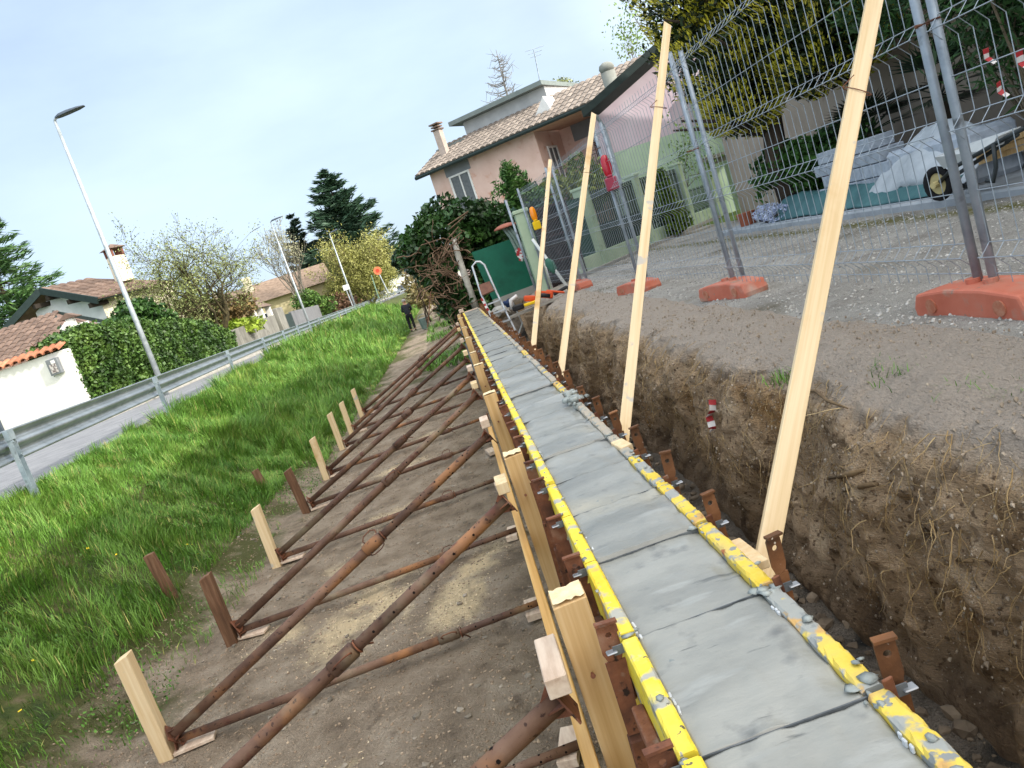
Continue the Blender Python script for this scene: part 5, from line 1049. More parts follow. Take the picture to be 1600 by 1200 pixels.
OLE = leafmat('oleander_leaf', ['1c3318', '2b4a20', '3f6230'], .35)
t = thing('oleander', (6.3, 7.6, 1.5), 'tall oleander with bare cane stems and dark narrow leaves by the wall', 'shrub'); b = MB(); tips = []
for q in range(34):
    a = random.uniform(0, 6.28); r_ = random.uniform(.0, .28); p = Vector((6.25 + r_ * math.cos(a), 7.6 + r_ * math.sin(a), 1.45)); q2 = p + Vector((random.gauss(0, .25), random.gauss(0, .4), random.uniform(1.1, 1.9))); q3 = q2 + Vector((random.gauss(0, .3), random.gauss(0, .4), random.uniform(.5, 1.3))); b.tube([p, q2, q3], [.014, .011, .005], 5); tips += [q2, q2.lerp(q3, .5), q3]
b.build('stem', mat('cane_bark', ['5a5040', '7d715c'], scale=9, rough=.9), t)
P = np.repeat(np.array([tuple(q) for q in tips]), 60, 0); P = P + rng.normal(0, .2, P.shape); v, f = leafquads(P, .085, .16, up=.2); mk('foliage', v, f, OLE, t)
leafmass('crown', [(6.2, 8.6, 4.1), (6.3, 7.0, 4.2), (6.2, 9.6, 3.8), (6.1, 6.0, 4.4)], [(.8, .9, .7), (.8, .9, .7), (.7, .8, .6), (.8, .9, .7)], 9000, .085, OLE, t, shell=.2, aspect=.18, seed=5)
PALM = leafmat('palm_leaf', ['101d12', '1a2c1a', '2a3f24'], .35)
def fanpalm(x, y, h, label):
    t = thing('fan_palm', (x, y, 1.5), label, 'palm'); b = MB(); b.tube([(x, y, 1.45), (x, y, 1.5 + h)], [.1, .08], 8); b.build('trunk', BARKD, t)
    b = MB()
    for q in range(16):
        a = random.uniform(0, 6.28); el_ = random.uniform(-.2, 1.2); d = Vector((math.cos(a) * math.cos(el_), math.sin(a) * math.cos(el_), math.sin(el_))); o_ = Vector((x, y, 1.5 + h)); c_ = o_ + d * random.uniform(.3, .5); b.tube([o_, c_], .008, 4); s_ = d.cross(Vector((0, 0, 1))).normalized(); u_ = s_.cross(d)
        for k_ in range(15):
            g = -1.2 + 2.4 * k_ / 14; e = (d * math.cos(g) + s_ * math.sin(g)).normalized(); tip = c_ + e * .42 - Vector((0, 0, .06)); w_ = e.cross(u_).normalized() * .016; b.add([c_, c_.lerp(tip, .5) + w_, tip, c_.lerp(tip, .5) - w_], [(0, 1, 2, 3)])
    b.build('fronds', PALM, t); return t
fanpalm(6.3, 11.0, .85, 'dark fan palm against the beige wall, left of two'); fanpalm(6.5, 9.6, 1.0, 'dark fan palm against the beige wall, right of two, behind the tallest board')
bush('round_shrub', [(5.75, 12.7, 2.05), (5.7, 12.3, 2.3), (5.9, 11.8, 2.15), (6.2, 11.4, 2.2)], [(.5, .5, .55), (.45, .45, .4), (.5, .5, .5), (.5, .5, .5)], 9000, .045, leafmat('shrub_leaf', ['22401a', '355a22', '4d7430'], .35), 'dense dark green rounded shrub beside the paving', shell=.3, seed=1)
bush('blue_flowers', [(5.25, 12.5, 1.66), (5.2, 12.0, 1.62)], [(.25, .28, .14), (.22, .28, .12)], 1500, .02, leafmat('bluish_petal', ['9aa6c8', 'bcc5de', 'd8deec'], .2), 'low clump of pale blue flowers at the kerb', 'flowers', shell=.6)
tag(MB().tube([(5.3, 13.55, 1.45), (5.3, 13.55, 1.72)], [.13, .17], 12).build('terracotta_pot', mat('terracotta', ['8f523c', 'a5634a'], scale=6, rough=.9), origin=(5.3, 13.55, 1.45)), 'terracotta pot at the end of the kerb left of the rounded shrub', 'flower pot')
bush('climbing_shrub', [(6.9, 6.0, 3.1), (6.8, 5.4, 2.7), (6.7, 5.0, 3.4), (6.7, 5.8, 3.9), (6.6, 4.6, 2.4)], [(.4, .5, .5), (.4, .4, .4), (.4, .5, .5), (.5, .7, .6), (.4, .5, .5)], 3800, .06, leafmat('yellowish_leaf', ['3a4f16', '5f7a1f', '7f9430'], .35), 'yellow-green leafy shrub in front of the beige wall at the right edge', base=(6.8, 5.5, 1.5), shell=.3, seed=7)
bush('camellia', [(6.7, 6.6, 2.1), (6.7, 6.2, 1.9), (6.8, 5.2, 1.9)], [(.3, .4, .4), (.3, .4, .3), (.3, .4, .3)], 1500, .07, leafmat('camellia_leaf', ['12210f', '1e3318'], .3), 'dark glossy broad-leaved shrub low against the beige wall', base=(6.7, 6.3, 1.5), seed=8)
p = pil[2] + Vector((.3, .9, 0)); t = tree('young_tree', tuple(p), 'young budding tree with sparse leaves before the mint green wall', 'tree', lambda mb, tips: grow(mb, p, (0, 0, 1), 1.1, .035, 3, tips, .55, 3, .12, 4, .12, .72, 6), leafmat('spring_leaf', ['5a7a3a', '7d9a50'], .3), True, size=.045, per=5, sprd=.08)
p = pil[1] + Vector((.9, .7, 0)); conifer('thuja_shrub', tuple(p), 1.7, .42, 'small yellow-green cypress behind the low wall between two pillars', leafmat('thuja_leaf', ['4d6a1c', '6d8728', '8a9a3a'], .3), whorl=26, size=.09, trunk_r=.04, bare=.03, cat='shrub', aspect=.3, dens=12, lay=2.5)
# thuja hedge mass over the green screen
bush('thuja', [(2.2, 21.8, 3.5), (2.6, 21.6, 3.9), (2.9, 21.9, 3.3), (2.0, 21.7, 3.1), (2.5, 21.8, 4.35)], [(.5, .5, .7), (.4, .4, .7), (.5, .5, .7), (.5, .5, .6), (.2, .2, .35)], 9000, .075, leafmat('thuja_green', ['2a4a1e', '42682c', '5f8038'], .35), 'upright green thuja rising behind the ivy below the peach house', base=(2.4, 21.8, 1.4), aspect=.3, up=-.2, shell=.3, seed=4)
bush('dark_hedge', [(1.5, 18.6, 2.5), (2.0, 18.9, 2.7), (1.2, 18.4, 2.2), (2.6, 19.2, 2.75), (3.1, 19.6, 2.5)], [(.6, .5, .7), (.6, .5, .6), (.5, .5, .7), (.6, .5, .6), (.6, .5, .6)], 11000, .06, leafmat('dark_ivy_leaf', ['152a22', '213d2d', '315240'], .35, .45), 'dark bluish green ivy hedge above the green screen', base=(1.6, 18.8, 1.4), aspect=.75, shell=.45, seed=6)
bush('balcony_shrub', [tuple(at(905, 275, 24)), tuple(at(925, 300, 23.5)), tuple(at(890, 300, 24)), tuple(at(860, 300, 24))], [(.7, .6, .6), (.6, .6, .5), (.7, .6, .5), (.6, .5, .4)], 3600, .08, leafmat('olive_leaf', ['4f5f20', '6d7a2c', '8a8f3c'], .3), 'yellowish shrub behind the fence below the balcony', base=tuple(Vector((at(905, 300, 24).x, 24, 1.4))), seed=9)
# trees behind the houses
p = at(800, 190, 62); b0 = Vector((p.x - .5, 62, 2)); t = thing('bare_larch', b0, 'bare leafless larch rising behind the peach house', 'tree'); mb = MB(); top = at(775, 78, 62); mb.tube([b0, b0.lerp(top, .5), top], [.25, .14, .02], 7)
for q in range(85):
    s = random.uniform(.45, .98); o_ = b0.lerp(top, s); a = random.uniform(0, 6.28); L_ = (1.08 - s) * 6.0 * random.uniform(.5, 1.1); d = Vector((math.cos(a), math.sin(a), .15)); pts = [o_, o_ + d * L_ * .5 + Vector((0, 0, -.1)), o_ + d * L_ + Vector((0, 0, .15 * L_))]; mb.tube(pts, [.045, .03, .012], 4, caps=False)
    for k_ in range(5): u_ = random.uniform(.3, 1); c_ = pts[0].lerp(pts[2], u_); mb.tube([c_, c_ + Vector((random.gauss(0, .35), random.gauss(0, .35), random.gauss(-.1, .3)))], [.018, .008], 3, caps=False)
mb.build('trunk', mat('grey_twig', ['6d6a6b', '85827f'], scale=5, rough=.9), t)
pb = at(885, 160, 64); t = tree('birch_tree', (pb.x, 64, 2), 'pale budding birch crown showing above the peach house ridge', 'tree', lambda mb, tips: grow(mb, (pb.x, 64, 2), (0, 0, 1), 5.2, .2, 4, tips, .5, 3, .1, 4, .12, .6, 6), leafmat('birch_leaf', ['707a50', '878e62', '9a9c72'], .3), True, size=.10, per=3, sprd=.4)
c_ = at(884, 147, 64); leafmass('outer_foliage', [tuple(c_), tuple(c_ + Vector((-1.2, 0, -.6))), tuple(c_ + Vector((1.3, 0, -.8)))], [(1.3, 1.2, 1.5), (1.0, 1, 1.1), (1.0, 1, 1.0)], 3600, .10, bpy.data.materials['birch_leaf'], t, shell=.2)
pb = at(992, 75, 40); t = tree('poplar_tree', (pb.x + .3, 40, 2), 'light green poplar behind the pink and green house roof', 'tree', lambda mb, tips: grow(mb, (pb.x + .3, 40, 1.5), (0, 0, 1), 4.2, .18, 4, tips, .38, 3, .25, 4, .1, .66, 6), leafmat('poplar_leaf', ['56703a', '6f8a48', '84994f'], .3), True, size=.075, per=9, sprd=.35)
# ------------------------------------------------------------------ left side: guardrail, lamps, walls, houses, trees
ZR = 1.49
STEELR = mat('guardrail_steel', ['7f888c', '939b9f', 'a3abae'], scale=3, rough=.42, metal=.7, spots=[('7d8587', 4, .62, .15), ('8a7f72', 15, .70, .04)])
STEELP = mat('guardrail_post_steel', ['7f8d94', '96a4ab', 'a8b4ba'], scale=6, rough=.5, metal=.45, spots=[('6a7276', 8, .62, .1)])
t = thing('guardrail', (-5.3, 9, ZR), 'long galvanised steel guardrail between the road and the grass bank', 'guardrail')
yr = np.concatenate([np.arange(2, 60, 1.0), np.arange(60, 170, 5.0)])
prof = [(-.04, .74), (-.005, .755), (.0, .735), (-.055, .70), (-.075, .665), (-.06, .63), (-.005, .60), (.0, .575), (-.0, .56), (-.05, .53), (-.075, .49), (-.055, .455), (.0, .42), (-.01, .405), (-.04, .42)]
prof = [(.0, .765), (.008, .76), (.008, .735), (-.052, .70), (-.07, .665), (-.052, .63), (.004, .60), (.004, .555), (-.052, .525), (-.07, .49), (-.052, .455), (.008, .42), (.008, .395), (.0, .39)]
vs = []; fs = []; n = len(prof)
for y in yr: vs += [(float(xrail(y)) - .075 + x, y, ZR + z) for x, z in prof]
for i in range(len(yr) - 1): fs += [(i * n + q, i * n + q + 1, (i + 1) * n + q + 1, (i + 1) * n + q) for q in range(n - 1)]
o = mk('beam', vs, fs, STEELR, t, smooth=True); s_ = o.modifiers.new('thick', 'SOLIDIFY'); s_.thickness = .004
for y in [3.0, 9.33, 15.48, 23.1, 29.5, 34, 38, 42, 46, 50, 54, 58, 64, 70, 78, 86, 96, 106, 118, 130]:
    x = float(xrail(y)) - .012; b = MB(); w_, d_ = .10, .055
    b.prism([(x - w_ * .0 - .0, y - .05, ZR - .35), (x + .055, y - .05, ZR - .35), (x + .055, y - .044, ZR - .35), (x + .006, y - .044, ZR - .35), (x + .006, y + .044, ZR - .35), (x + .055, y + .044, ZR - .35), (x + .055, y + .05, ZR - .35), (x, y + .05, ZR - .35)], (0, 0, 1.10))
    b.build('post', STEELP, t); 
    if y < 35:
        MB().box((x + .03, y, ZR + .70), (.055, .13, .12)).build('bracket', STEELP, t)
        for dy, dz in ((-.03, .62), (.025, .45)): MB().tube([(x + .054, y + dy, ZR + dz), (x + .066, y + dy, ZR + dz)], .014, 8).build('bolt', STEELP, t)
LAMPG = mat('lamp_pole', ['8f979a', 'a3abae', 'b5bcbe'], scale=5, rough=.5, metal=.4); LHEAD = mat('lamp_head', ['3c4550', '4d5763'], scale=5, rough=.5)
def street_lamp(base, top, label, arm=.95):
    t = thing('street_lamp', base, label, 'street lamp', 'street lamps along the road'); B = Vector(base); T = Vector(top)
    MB().tube([B - Vector((0, 0, .3)), B.lerp(T, .3), T], [.095, .08, .045], 12).build('pole', LAMPG, t, smooth=True)
    MB().tube([T, T + Vector((.02, 0, .06)), T + Vector((.12, 0, .10))], .04, 8).build('arm', LAMPG, t, smooth=True)
    b = MB(); o = T + Vector((.05, 0, .07)); pr = [(0, .07, .05), (.15, .13, .09), (.4, .15, .09), (.75, .14, .06), (arm, .07, .03)]
    vs = []; fs = []
    for x, w_, h in pr: z = .10 * x; vs += [o + Vector((x, -w_, z)), o + Vector((x, w_, z)), o + Vector((x, w_ * .7, z + h)), o + Vector((x, -w_ * .7, z + h))]
    for i in range(len(pr) - 1):
        for q in range(4): fs.append((i * 4 + q, i * 4 + (q + 1) % 4, i * 4 + 4 + (q + 1) % 4, i * 4 + 4 + q))
    fs += [(3, 2, 1, 0), (16, 17, 18, 19)]; b.add(vs, fs); b.build('lamp_head', LHEAD, t, bevel=.01)
B = atz(258, 613, 1.6); street_lamp(B, atp(86, 190, B, (B.x, B.y, 0)), 'tallest grey street lamp rising behind the guardrail at the left')
B = Vector((-10.7, 60, 1.6)); street_lamp(B, at(423, 348, 60), 'grey street lamp farther along the road, middle one of three')
B = at(556, 481, 71); street_lamp(B, at(515, 366, 71), 'thin street lamp without visible head before the pale green willow', .6)
# sign poles
def sign(base, top, label, disc=None):
    t = thing('road_sign', base, label, 'road sign'); MB().tube([base, top], .05, 8).build('pole', LAMPG, t)
    T = Vector(top)
    if disc: 
        n = 20; b = MB(); b.prism([T + Vector((math.cos(a) * .34, -.06, math.sin(a) * .34)) for a in np.linspace(0, 2 * math.pi, n, endpoint=False)], (0, .03, 0)); b.build('disc', mat('sign_orange', ['cc6f4a', 'd88058'], scale=5, rough=.6), t)
        b = MB(); b.prism([T + Vector((math.cos(a) * .15, -.075, math.sin(a) * .15)) for a in np.linspace(0, 2 * math.pi, n, endpoint=False)], (0, .012, 0)); b.build('disc_centre', mat('sign_red', ['c23a2a', 'd04a34'], scale=5, rough=.6), t)
    else: MB().box(T + Vector((.1, -.05, -.2)), (.55, .04, .45)).build('plate', WHITE, t)
sign(at(607, 458, 66), at(590, 423, 66), 'round orange road sign on a pole beside the distant road', True)
sign(at(551, 478, 69), at(538, 446, 69), 'small white sign plate on a pole beside the third street lamp')
b = at(592, 466, 67); t_ = at(580, 430, 67); tag(MB().tube([b, t_], .05, 8).build('sign_pole', mat('green_pole', ['5f7a68', '7a9482'], scale=5, rough=.6), origin=b), 'thin greenish pole left of the round orange sign', 'pole')
# white wall with tiled coping and a grey box
WREND = mat('white_render', ['d6d4cd', 'e4e2dc', 'eae8e2'], scale=1.5, detail=8, rough=.9, bump=.004, bscale=30)
c0 = Vector((-11.25, 24.0, 1.6)); c1 = Vector((-17.5, 24.9, 1.6)); d = (c1 - c0).normalized(); nn = Vector((d.y, -d.x, 0)); nn = nn if nn.y < 0 else -nn
t = thing('white_wall', c0, 'bright white garden wall with a coping of round red tiles', 'wall'); zt = at(95, 547, 24.3).z
MB().prism([c0, c1, c1 - nn * .35, c0 - nn * .35], (0, 0, zt - 1.6 - .02)).build('wall', WREND, t)
COPT = mat('coping_tile', ['8f5a43', 'a66d50', 'b58065'], scale=4, rough=.85, island=.2)
cb = MB(); n = int((c1 - c0).length / .26)
for q in range(n):
    o = c0 + d * (.13 + .26 * q); o.z = zt; k = len(cb.v)
    vs = []
    for s, lift in ((.16, -.0), (-.28, .16)):
        for a in range(7): g = math.pi * a / 6; vs.append(o + nn * s + d * math.cos(g) * .12 + Vector((0, 0, lift + .11 * math.sin(g))))
    for s, lift in ((.16, -.0), (-.28, .16)):
        for a in range(7): g = math.pi * a / 6; vs.append(o + nn * s + d * math.cos(g) * .10 + Vector((0, 0, lift + .085 * math.sin(g))))
    fs = [(a, a + 1, 7 + a + 1, 7 + a) for a in range(6)] + [(14 + a + 1, 14 + a, 21 + a, 21 + a + 1) for a in range(6)] + [(a + 1, a, 14 + a, 14 + a + 1) for a in range(6)]; cb.add(vs, fs)
    cb.add([o + nn * .12 + d * .13 + Vector((-.11, 0, .02)), o + nn * .12 + d * .13 + Vector((.11, 0, .02)), o - nn * .28 + d * .13 + Vector((.11, 0, .17)), o - nn * .28 + d * .13 + Vector((-.11, 0, .17))], [(0, 1, 2, 3)])
cb.build('tile_coping', COPT, t, smooth=False)
bx = atp(88, 572, c0, nn); t2 = thing('wall_box', bx, 'small grey box mounted on the white wall near the ivy', 'wall box')
MB().box(bx + nn * .07, (.36, .14, .48), Matrix.Rotation(math.atan2(d.y, d.x), 3, 'Z')).build('box', mat('grey_box', ['6b6f72', '7d8184'], scale=5, rough=.6), t2, bevel=.01)
MB().box(bx + nn * .15 + Vector((.0, 0, -.05)), (.2, .02, .26), Matrix.Rotation(math.atan2(d.y, d.x), 3, 'Z')).build('label_plate', mat('mottled_plate', ['5a4a46', '8f8784', 'c2bdb8'], scale=18, rough=.6, lo=.4, hi=.6), t2)
MB().box(bx + nn * .15 + Vector((.04, 0, .14)), (.12, .02, .1), Matrix.Rotation(math.atan2(d.y, d.x), 3, 'Z')).build('white_sticker', TAPE_W, t2)
g = atp(2, 662, c0, nn) ; tag(MB().box(g + nn * .05 + Vector((-.1, 0, -.4)), (.25, .1, 1.1)).build('dark_doorpost', LHEAD, origin=g), 'dark post at the opening in the white wall at the left edge', 'post')
# bare shrub behind the wall
tr = thing('bare_shrub', (-15.6, 27.0, 1.6), 'leafless reddish shrub spreading above the white wall coping', 'shrub'); mb = MB(); tp_ = []
for q in range(6): grow(mb, (-15.9 + q * .6 - 1.2, 27.0, 1.6), (random.gauss(0, .3), 0, 1), 1.5, .05, 3, tp_, .6, 3, .02, 4, .2, .62, 5, .012)
mb.build('stem', mat('reddish_twig', ['57342a', '70483b'], scale=5, rough=.9), tr)
# clipped ivy hedge
HEDG = leafmat('hedge_leaf', ['203615', '34501f', '4e6b2c', '69823e'], .42, .5); t = thing('ivy_hedge', (-11.8, 25, 1.6), 'thick clipped ivy hedge along the far side of the road', 'hedge')
P = []
n = 60000; s = rng.uniform(0, 1, n); y = 24.5 + 17 * s; zt_ = np.interp(y, [24.5, 26, 30, 36, 39, 41.5], [3.9, 4.25, 4.2, 3.85, 3.55, 2.95]); fc = rng.uniform(0, 1, n)
x = np.where(fc < .6, -11.25 + rng.normal(0, .07, n), rng.uniform(-12.6, -11.2, n)); z = np.where(fc < .6, 1.62 + (zt_ - 1.62) * rng.uniform(0, 1, n), zt_ + rng.normal(0, .08, n))
ef = rng.uniform(0, 1, n) < .10; x = np.where(ef, rng.uniform(-12.0, -11.2, n), x); z = np.where(ef, 1.62 + (zt_ - 1.62) * rng.uniform(0, 1, n), z); y = np.where(ef, 24.45 + rng.normal(0, .06, n), y)
bmp = fbm(y * .9, z * 1.1, x * .6, 3); x = x + .16 * bmp * (~ef); z = z + .12 * bmp; y = y + .12 * bmp * ef; P = np.stack([x, y, z], 1); g_ = fbm(x * 2, y * 2, z * 2, 2); P = P[g_ > -.75]
v, f = leafquads(P, .06, .75, up=.5); mk('foliage', v, f, HEDG, t)
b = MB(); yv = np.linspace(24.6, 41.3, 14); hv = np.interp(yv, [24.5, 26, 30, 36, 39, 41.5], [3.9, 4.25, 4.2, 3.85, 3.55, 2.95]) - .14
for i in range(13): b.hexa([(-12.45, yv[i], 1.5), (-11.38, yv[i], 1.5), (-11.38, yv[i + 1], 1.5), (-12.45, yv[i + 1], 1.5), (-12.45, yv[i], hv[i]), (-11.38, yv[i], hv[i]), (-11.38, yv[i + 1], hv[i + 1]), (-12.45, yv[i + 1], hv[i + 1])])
b.build('dark_core', mat('hedge_inner', ['10180a', '1b2610'], scale=9, rough=1), t)  # solid core added against see-through, coloured as dark as shaded depth
leafmass('taller_ivy', [(-12.4, 33, 4.6), (-12.5, 34.5, 4.7), (-12.6, 32, 4.3), (-12.4, 35.5, 4.2)], [(.9, 1.0, .8), (.8, 1.0, .7), (.7, .8, .6), (.8, .9, .6)], 5000, .10, leafmat('dark_hedge_leaf', ['17300f', '2a4a18', '3f6224'], .35), t, shell=.5, aspect=.75)
# house with hipped tile roof at the left
CREAM = mat('cream_render', ['c9bfa6', 'd9d0b8', 'e2dac5'], scale=1.5, rough=.9); GABLE = mat('shaded_gable_wall', ['b9bdc2', 'c8ccd0'], scale=1.5, rough=.9)  # gable's shade is painted in as grey; side wall keeps the lit cream
Yg = 46.0; apx = at(61, 453, Yg); el_ = at(8, 512, Yg); er = at(152, 468, Yg - 1.4)
t = thing('gabled_house', apx, 'white house with brown tiled gable roof and dark green barge boards', 'house')
v40 = Vector((math.sin(rad(38)), math.cos(rad(38)), 0)); er2 = atp(273, 437, er, (v40.y, -v40.x, 0)); Lr = (er2 - er).length; dr = (er2 - er).normalized(); dr.z = 0; dr.normalize()
apx2 = apx + dr * Lr * .62
R_up = apx - er; b0_, b1_ = er, er + dr * Lr
zz = Vector((0, 0, 1)); gn_ = -dr
# right slope in tiles, hipped at the far end
rf = tile_roof('roof', er, er + dr * Lr * .62, apx - er, TILE_L, t, .45, .6)
hip = MB(); p1, p2, p3 = er + dr * Lr * .62, er + dr * Lr, apx2; hip.plate([p1, p2, p3], .06); hip.build('hip_slope', mat('red_tile_flat', ['65524a', '7a665b'], scale=4, rough=.9), t)
bl = el_; hb_ = MB(); hb_.plate([bl, apx, apx2, bl + dr * Lr * .8], .08); hb_.build('rear_slope', bpy.data.materials['red_tile_flat'], t)
# gable wall and side wall under the roof
gi = dr * .8; zf = 1.6; g0 = er + (apx - er).normalized() * .9 + gi; g2 = el_ + (apx - el_).normalized() * 1.2 + gi; ga = apx + gi - zz * .25
b = MB(); b.add([(g2.x, g2.y, zf), (g0.x, g0.y, zf), g0 - zz * .25, ga, g2 - zz * .25], [(0, 1, 2, 3, 4)]); b.build('gable_wall', GABLE, t)
s0 = g0; s1 = s0 + dr * (Lr * .93); MB().prism([(s0.x, s0.y, zf), (s1.x, s1.y, zf), (s1.x, s1.y, s0.z - .3), (s0.x, s0.y, s0.z - .3)], Vector((-dr.y, dr.x, 0)) * .3).build('side_wall', CREAM, t)
MB().bar(er - zz * .06, apx - zz * .06, .10, .36, zz).bar(el_ - zz * .06, apx - zz * .06, .10, .36, zz).build('barge_board', DKTRIM, t)
b = MB()
for s in (.18, .55, .92): p = er.lerp(apx, s); b.bar(p - zz * .45, p - zz * .45 + dr * 1.0, .3, .25)
for s in (.3, .75): p = el_.lerp(apx, s); b.bar(p - zz * .45, p - zz * .45 + dr * 1.0, .3, .25)
b.build('rafter_end', mat('dark_beam', ['2a2520', '38312a'], scale=5, rough=.9), t)
ch = at(193, 432, Yg + 2); b = MB(); R = Matrix.Rotation(rad(-38), 3, 'Z'); b.box(ch + Vector((0, 0, .45)), (.75, .75, 1.5), R); o = b.build('chimney', CREAM, t)
BRK = mat('brick_red', ['6d4236', '7d5144'], scale=8, rough=.9)
for sx, sy, w_ in [(sx, sy, .13) for sx in (-.32, .32) for sy in (-.32, .32)] + [(sx, sy, .1) for sx in (-.1, .1) for sy in (-.32, .32)]: MB().box(ch + R @ Vector((sx, sy, 1.42)), (w_, w_, .42), R).build('vent_pier', BRK, o)
b = MB(); z0_ = 1.64; q = [ch + R @ Vector((x_ * .55, y_ * .55, z0_)) for x_, y_ in ((-1, -1), (1, -1), (1, 1), (-1, 1))]; b.add(q + [ch + Vector((0, 0, z0_ + .32))], [(0, 1, 4), (1, 2, 4), (2, 3, 4), (3, 0, 4), (3, 2, 1, 0)]); b.build('chimney_hat', TILE_L, o)
# lower annex roof in front
Ya = 32.0; t = thing('annex', at(60, 540, Ya), 'low annex with a big red tiled roof behind the white wall', 'house')
q0 = at(-140, 612, 28.0); q1 = at(215, 520, 28.0); q0.z = q1.z = 3.35; q1.x = -12.75
rz = (at(0, 511, 34.2).z + at(88, 493, 34.2).z) / 2; rx = at(88, 493, 34.2).x; ft = (rx - q0.x) / (q1.x - q0.x)
tile_roof('roof', q0, q1, Vector((0, 6.2, rz - 3.35)), TILE_L, t, .30, .45, trim=ft)
MB().prism([q1, Vector((rx, 34.2, rz)), Vector((q1.x, 37, 3.4))], (0, 0, -.08)).build('hip_slope', bpy.data.materials['red_tile_flat'], t)
MB().span((q0.x + .3, 28.6, 1.5), (q1.x - .3, 33.6, 3.3)).build('wall', WREND, t)
a, c = Vector((rx - .1, 34.25, rz + .05)), at(172, 504, 34.3); MB().bar(a, c, .12, .14).build('roof_flashing', DKTRIM, t)
# bird-like white vent pot on the annex roof
vp = at(113, 507, 29.0); t = thing('white_vent', vp, 'white ornamental chimney vent with small tiled hat on the annex roof', 'chimney vent')
MB().bar(vp + Vector((0, 0, -.5)), vp + Vector((.0, 0, .22)), .24, .24).bar(vp + Vector((-.08, -.12, .08)), vp + Vector((-.36, -.12, -.12)), .15, .15).bar(vp + Vector((-.05, -.12, -.12)), vp + Vector((-.32, -.12, -.38)), .13, .13).build('body', WREND, t)
MB().box(vp + Vector((.34, 0, -.16)), (.36, .24, .24)).build('side_box', WREND, t)
MB().prism([vp + Vector((-.34, -.2, .22)), vp + Vector((.36, -.2, .22)), vp + Vector((.0, -.2, .42))], (0, .45, 0)).build('tile_hat', TILE_L, t)
# farther walls, gates and houses on the left
GREYC = mat('grey_concrete_wall', ['66645d', '7b7971', '8c8a82'], scale=1.6, detail=9, rough=.95, stretch=(1, 1, .4), spots=[('5f5d55', 3, .6, .15)])
tag(MB().hexa([(-11.75, 41.0, 1.5), (-11.5, 41.0, 1.5), (-11.5, 53.5, 1.5), (-11.75, 53.5, 1.5), (-11.75, 41.0, 3.05), (-11.5, 41.0, 3.05), (-11.5, 53.5, 3.35), (-11.75, 53.5, 3.35)]).build('grey_wall', GREYC, origin=(-11.6, 41, 1.5)), 'weathered grey concrete garden wall beyond the ivy hedge', 'wall')
tag(MB().span((-12.1, 54.3, 1.5), (-11.4, 56.3, 3.75)).build('gate_pier', GREYC, origin=(-11.7, 55, 1.5), bevel=.03), 'tall grey concrete gate pier at the end of the weathered wall', 'pillar')
tag(MB().span((-11.6, 56.5, 1.5), (-11.5, 59, 3.2)).build('dark_gate', DKTRIM, origin=(-11.5, 57, 1.5)), 'dark metal gate between grey pier and lighter gate panel', 'gate')
tag(MB().span((-11.7, 59.2, 1.5), (-11.5, 72, 3.3)).build('grey_gate', mat('grey_metal_panel', ['66676a', '77787a'], scale=2, rough=.7), origin=(-11.5, 60, 1.5)), 'wide plain grey metal gate panel behind the second street lamp', 'gate')
tag(MB().span((-11.6, 98, 1.5), (-11.45, 150, 4.0)).build('dark_fence', mat('slate_fence', ['33373c', '4b5056'], scale=.4, rough=.8, stretch=(1, 3, .3)), origin=(-11.5, 100, 1.5)), 'long dark slate coloured fence beside the far road', 'fence')
t = thing('gate_canopy', (-12.2, 54, 3.6), 'small tiled canopy on white posts over the garden entrance', 'canopy')
MB().prism([(-13.6, 49, 4.0), (-11.5, 49, 4.0), (-12.5, 49, 4.75)], (0, 5, 0)).build('roof', TILE_L, t); b = MB()
for y in (49.3, 51.2, 53.6): b.span((-11.95, y, 3.0), (-11.65, y + .4, 4.0))
b.build('post', WREND, t)
def far_house(x, y, w_, dp, h, rh, m, label, rot=0.0, wins=3):
    t = thing('far_house', (x, y, 1.5), label, 'house'); R = Matrix.Rotation(rot, 3, 'Z'); o = Vector((x, y, 0)); P_ = lambda a, b_, z: o + R @ Vector((a, b_, 0)) + Vector((0, 0, z))
    MB().prism([P_(-w_ / 2, 0, 1), P_(w_ / 2, 0, 1), P_(w_ / 2, dp, 1), P_(-w_ / 2, dp, 1)], (0, 0, h)).build('wall', m, t)
    b = MB(); e = .7; z = h + 1; b.prism([P_(-w_ / 2 - e, -e, z - .1), P_(-w_ / 2 - e, dp + e, z - .1), P_(-w_ / 2 - e, dp / 2, z + rh)], R @ Vector((w_ + 2 * e, 0, 0))); rf_ = b.build('roof', mat('brown_roof_flat', ['6b5a4a', '857262', '94806f'], scale=3, rough=.9) if 'brown_roof_flat' not in bpy.data.materials else bpy.data.materials['brown_roof_flat'], t)
    MB().box(P_(w_ * .1, dp * .35, z + rh), (.7, .7, 1.6)).build('chimney', CREAM, rf_)
    for k in range(wins): window(WHITE, GLASS, P_(-w_ / 2 + w_ * (k + .5) / wins, 0, 1 + h * .6), R @ Vector((1, 0, 0)), 1.1, 1.2, R @ Vector((0, -1, 0)), t)
far_house(-20, 78, 18, 9, 4.4, 2.0, mat('yellowish_render', ['b3a680', 'c6ba95'], scale=1, rough=.9), 'low cream house with wide brown roof behind the grey walls', rad(12), 4)
far_house(-27, 92, 14, 9, 4.6, 2.2, CREAM, 'brown roofed house farther back left of the cream one', rad(5), 2)
far_house(-17, 240, 18, 10, 5.5, 1.5, WREND, 'small white building far down the road', 0, 3)
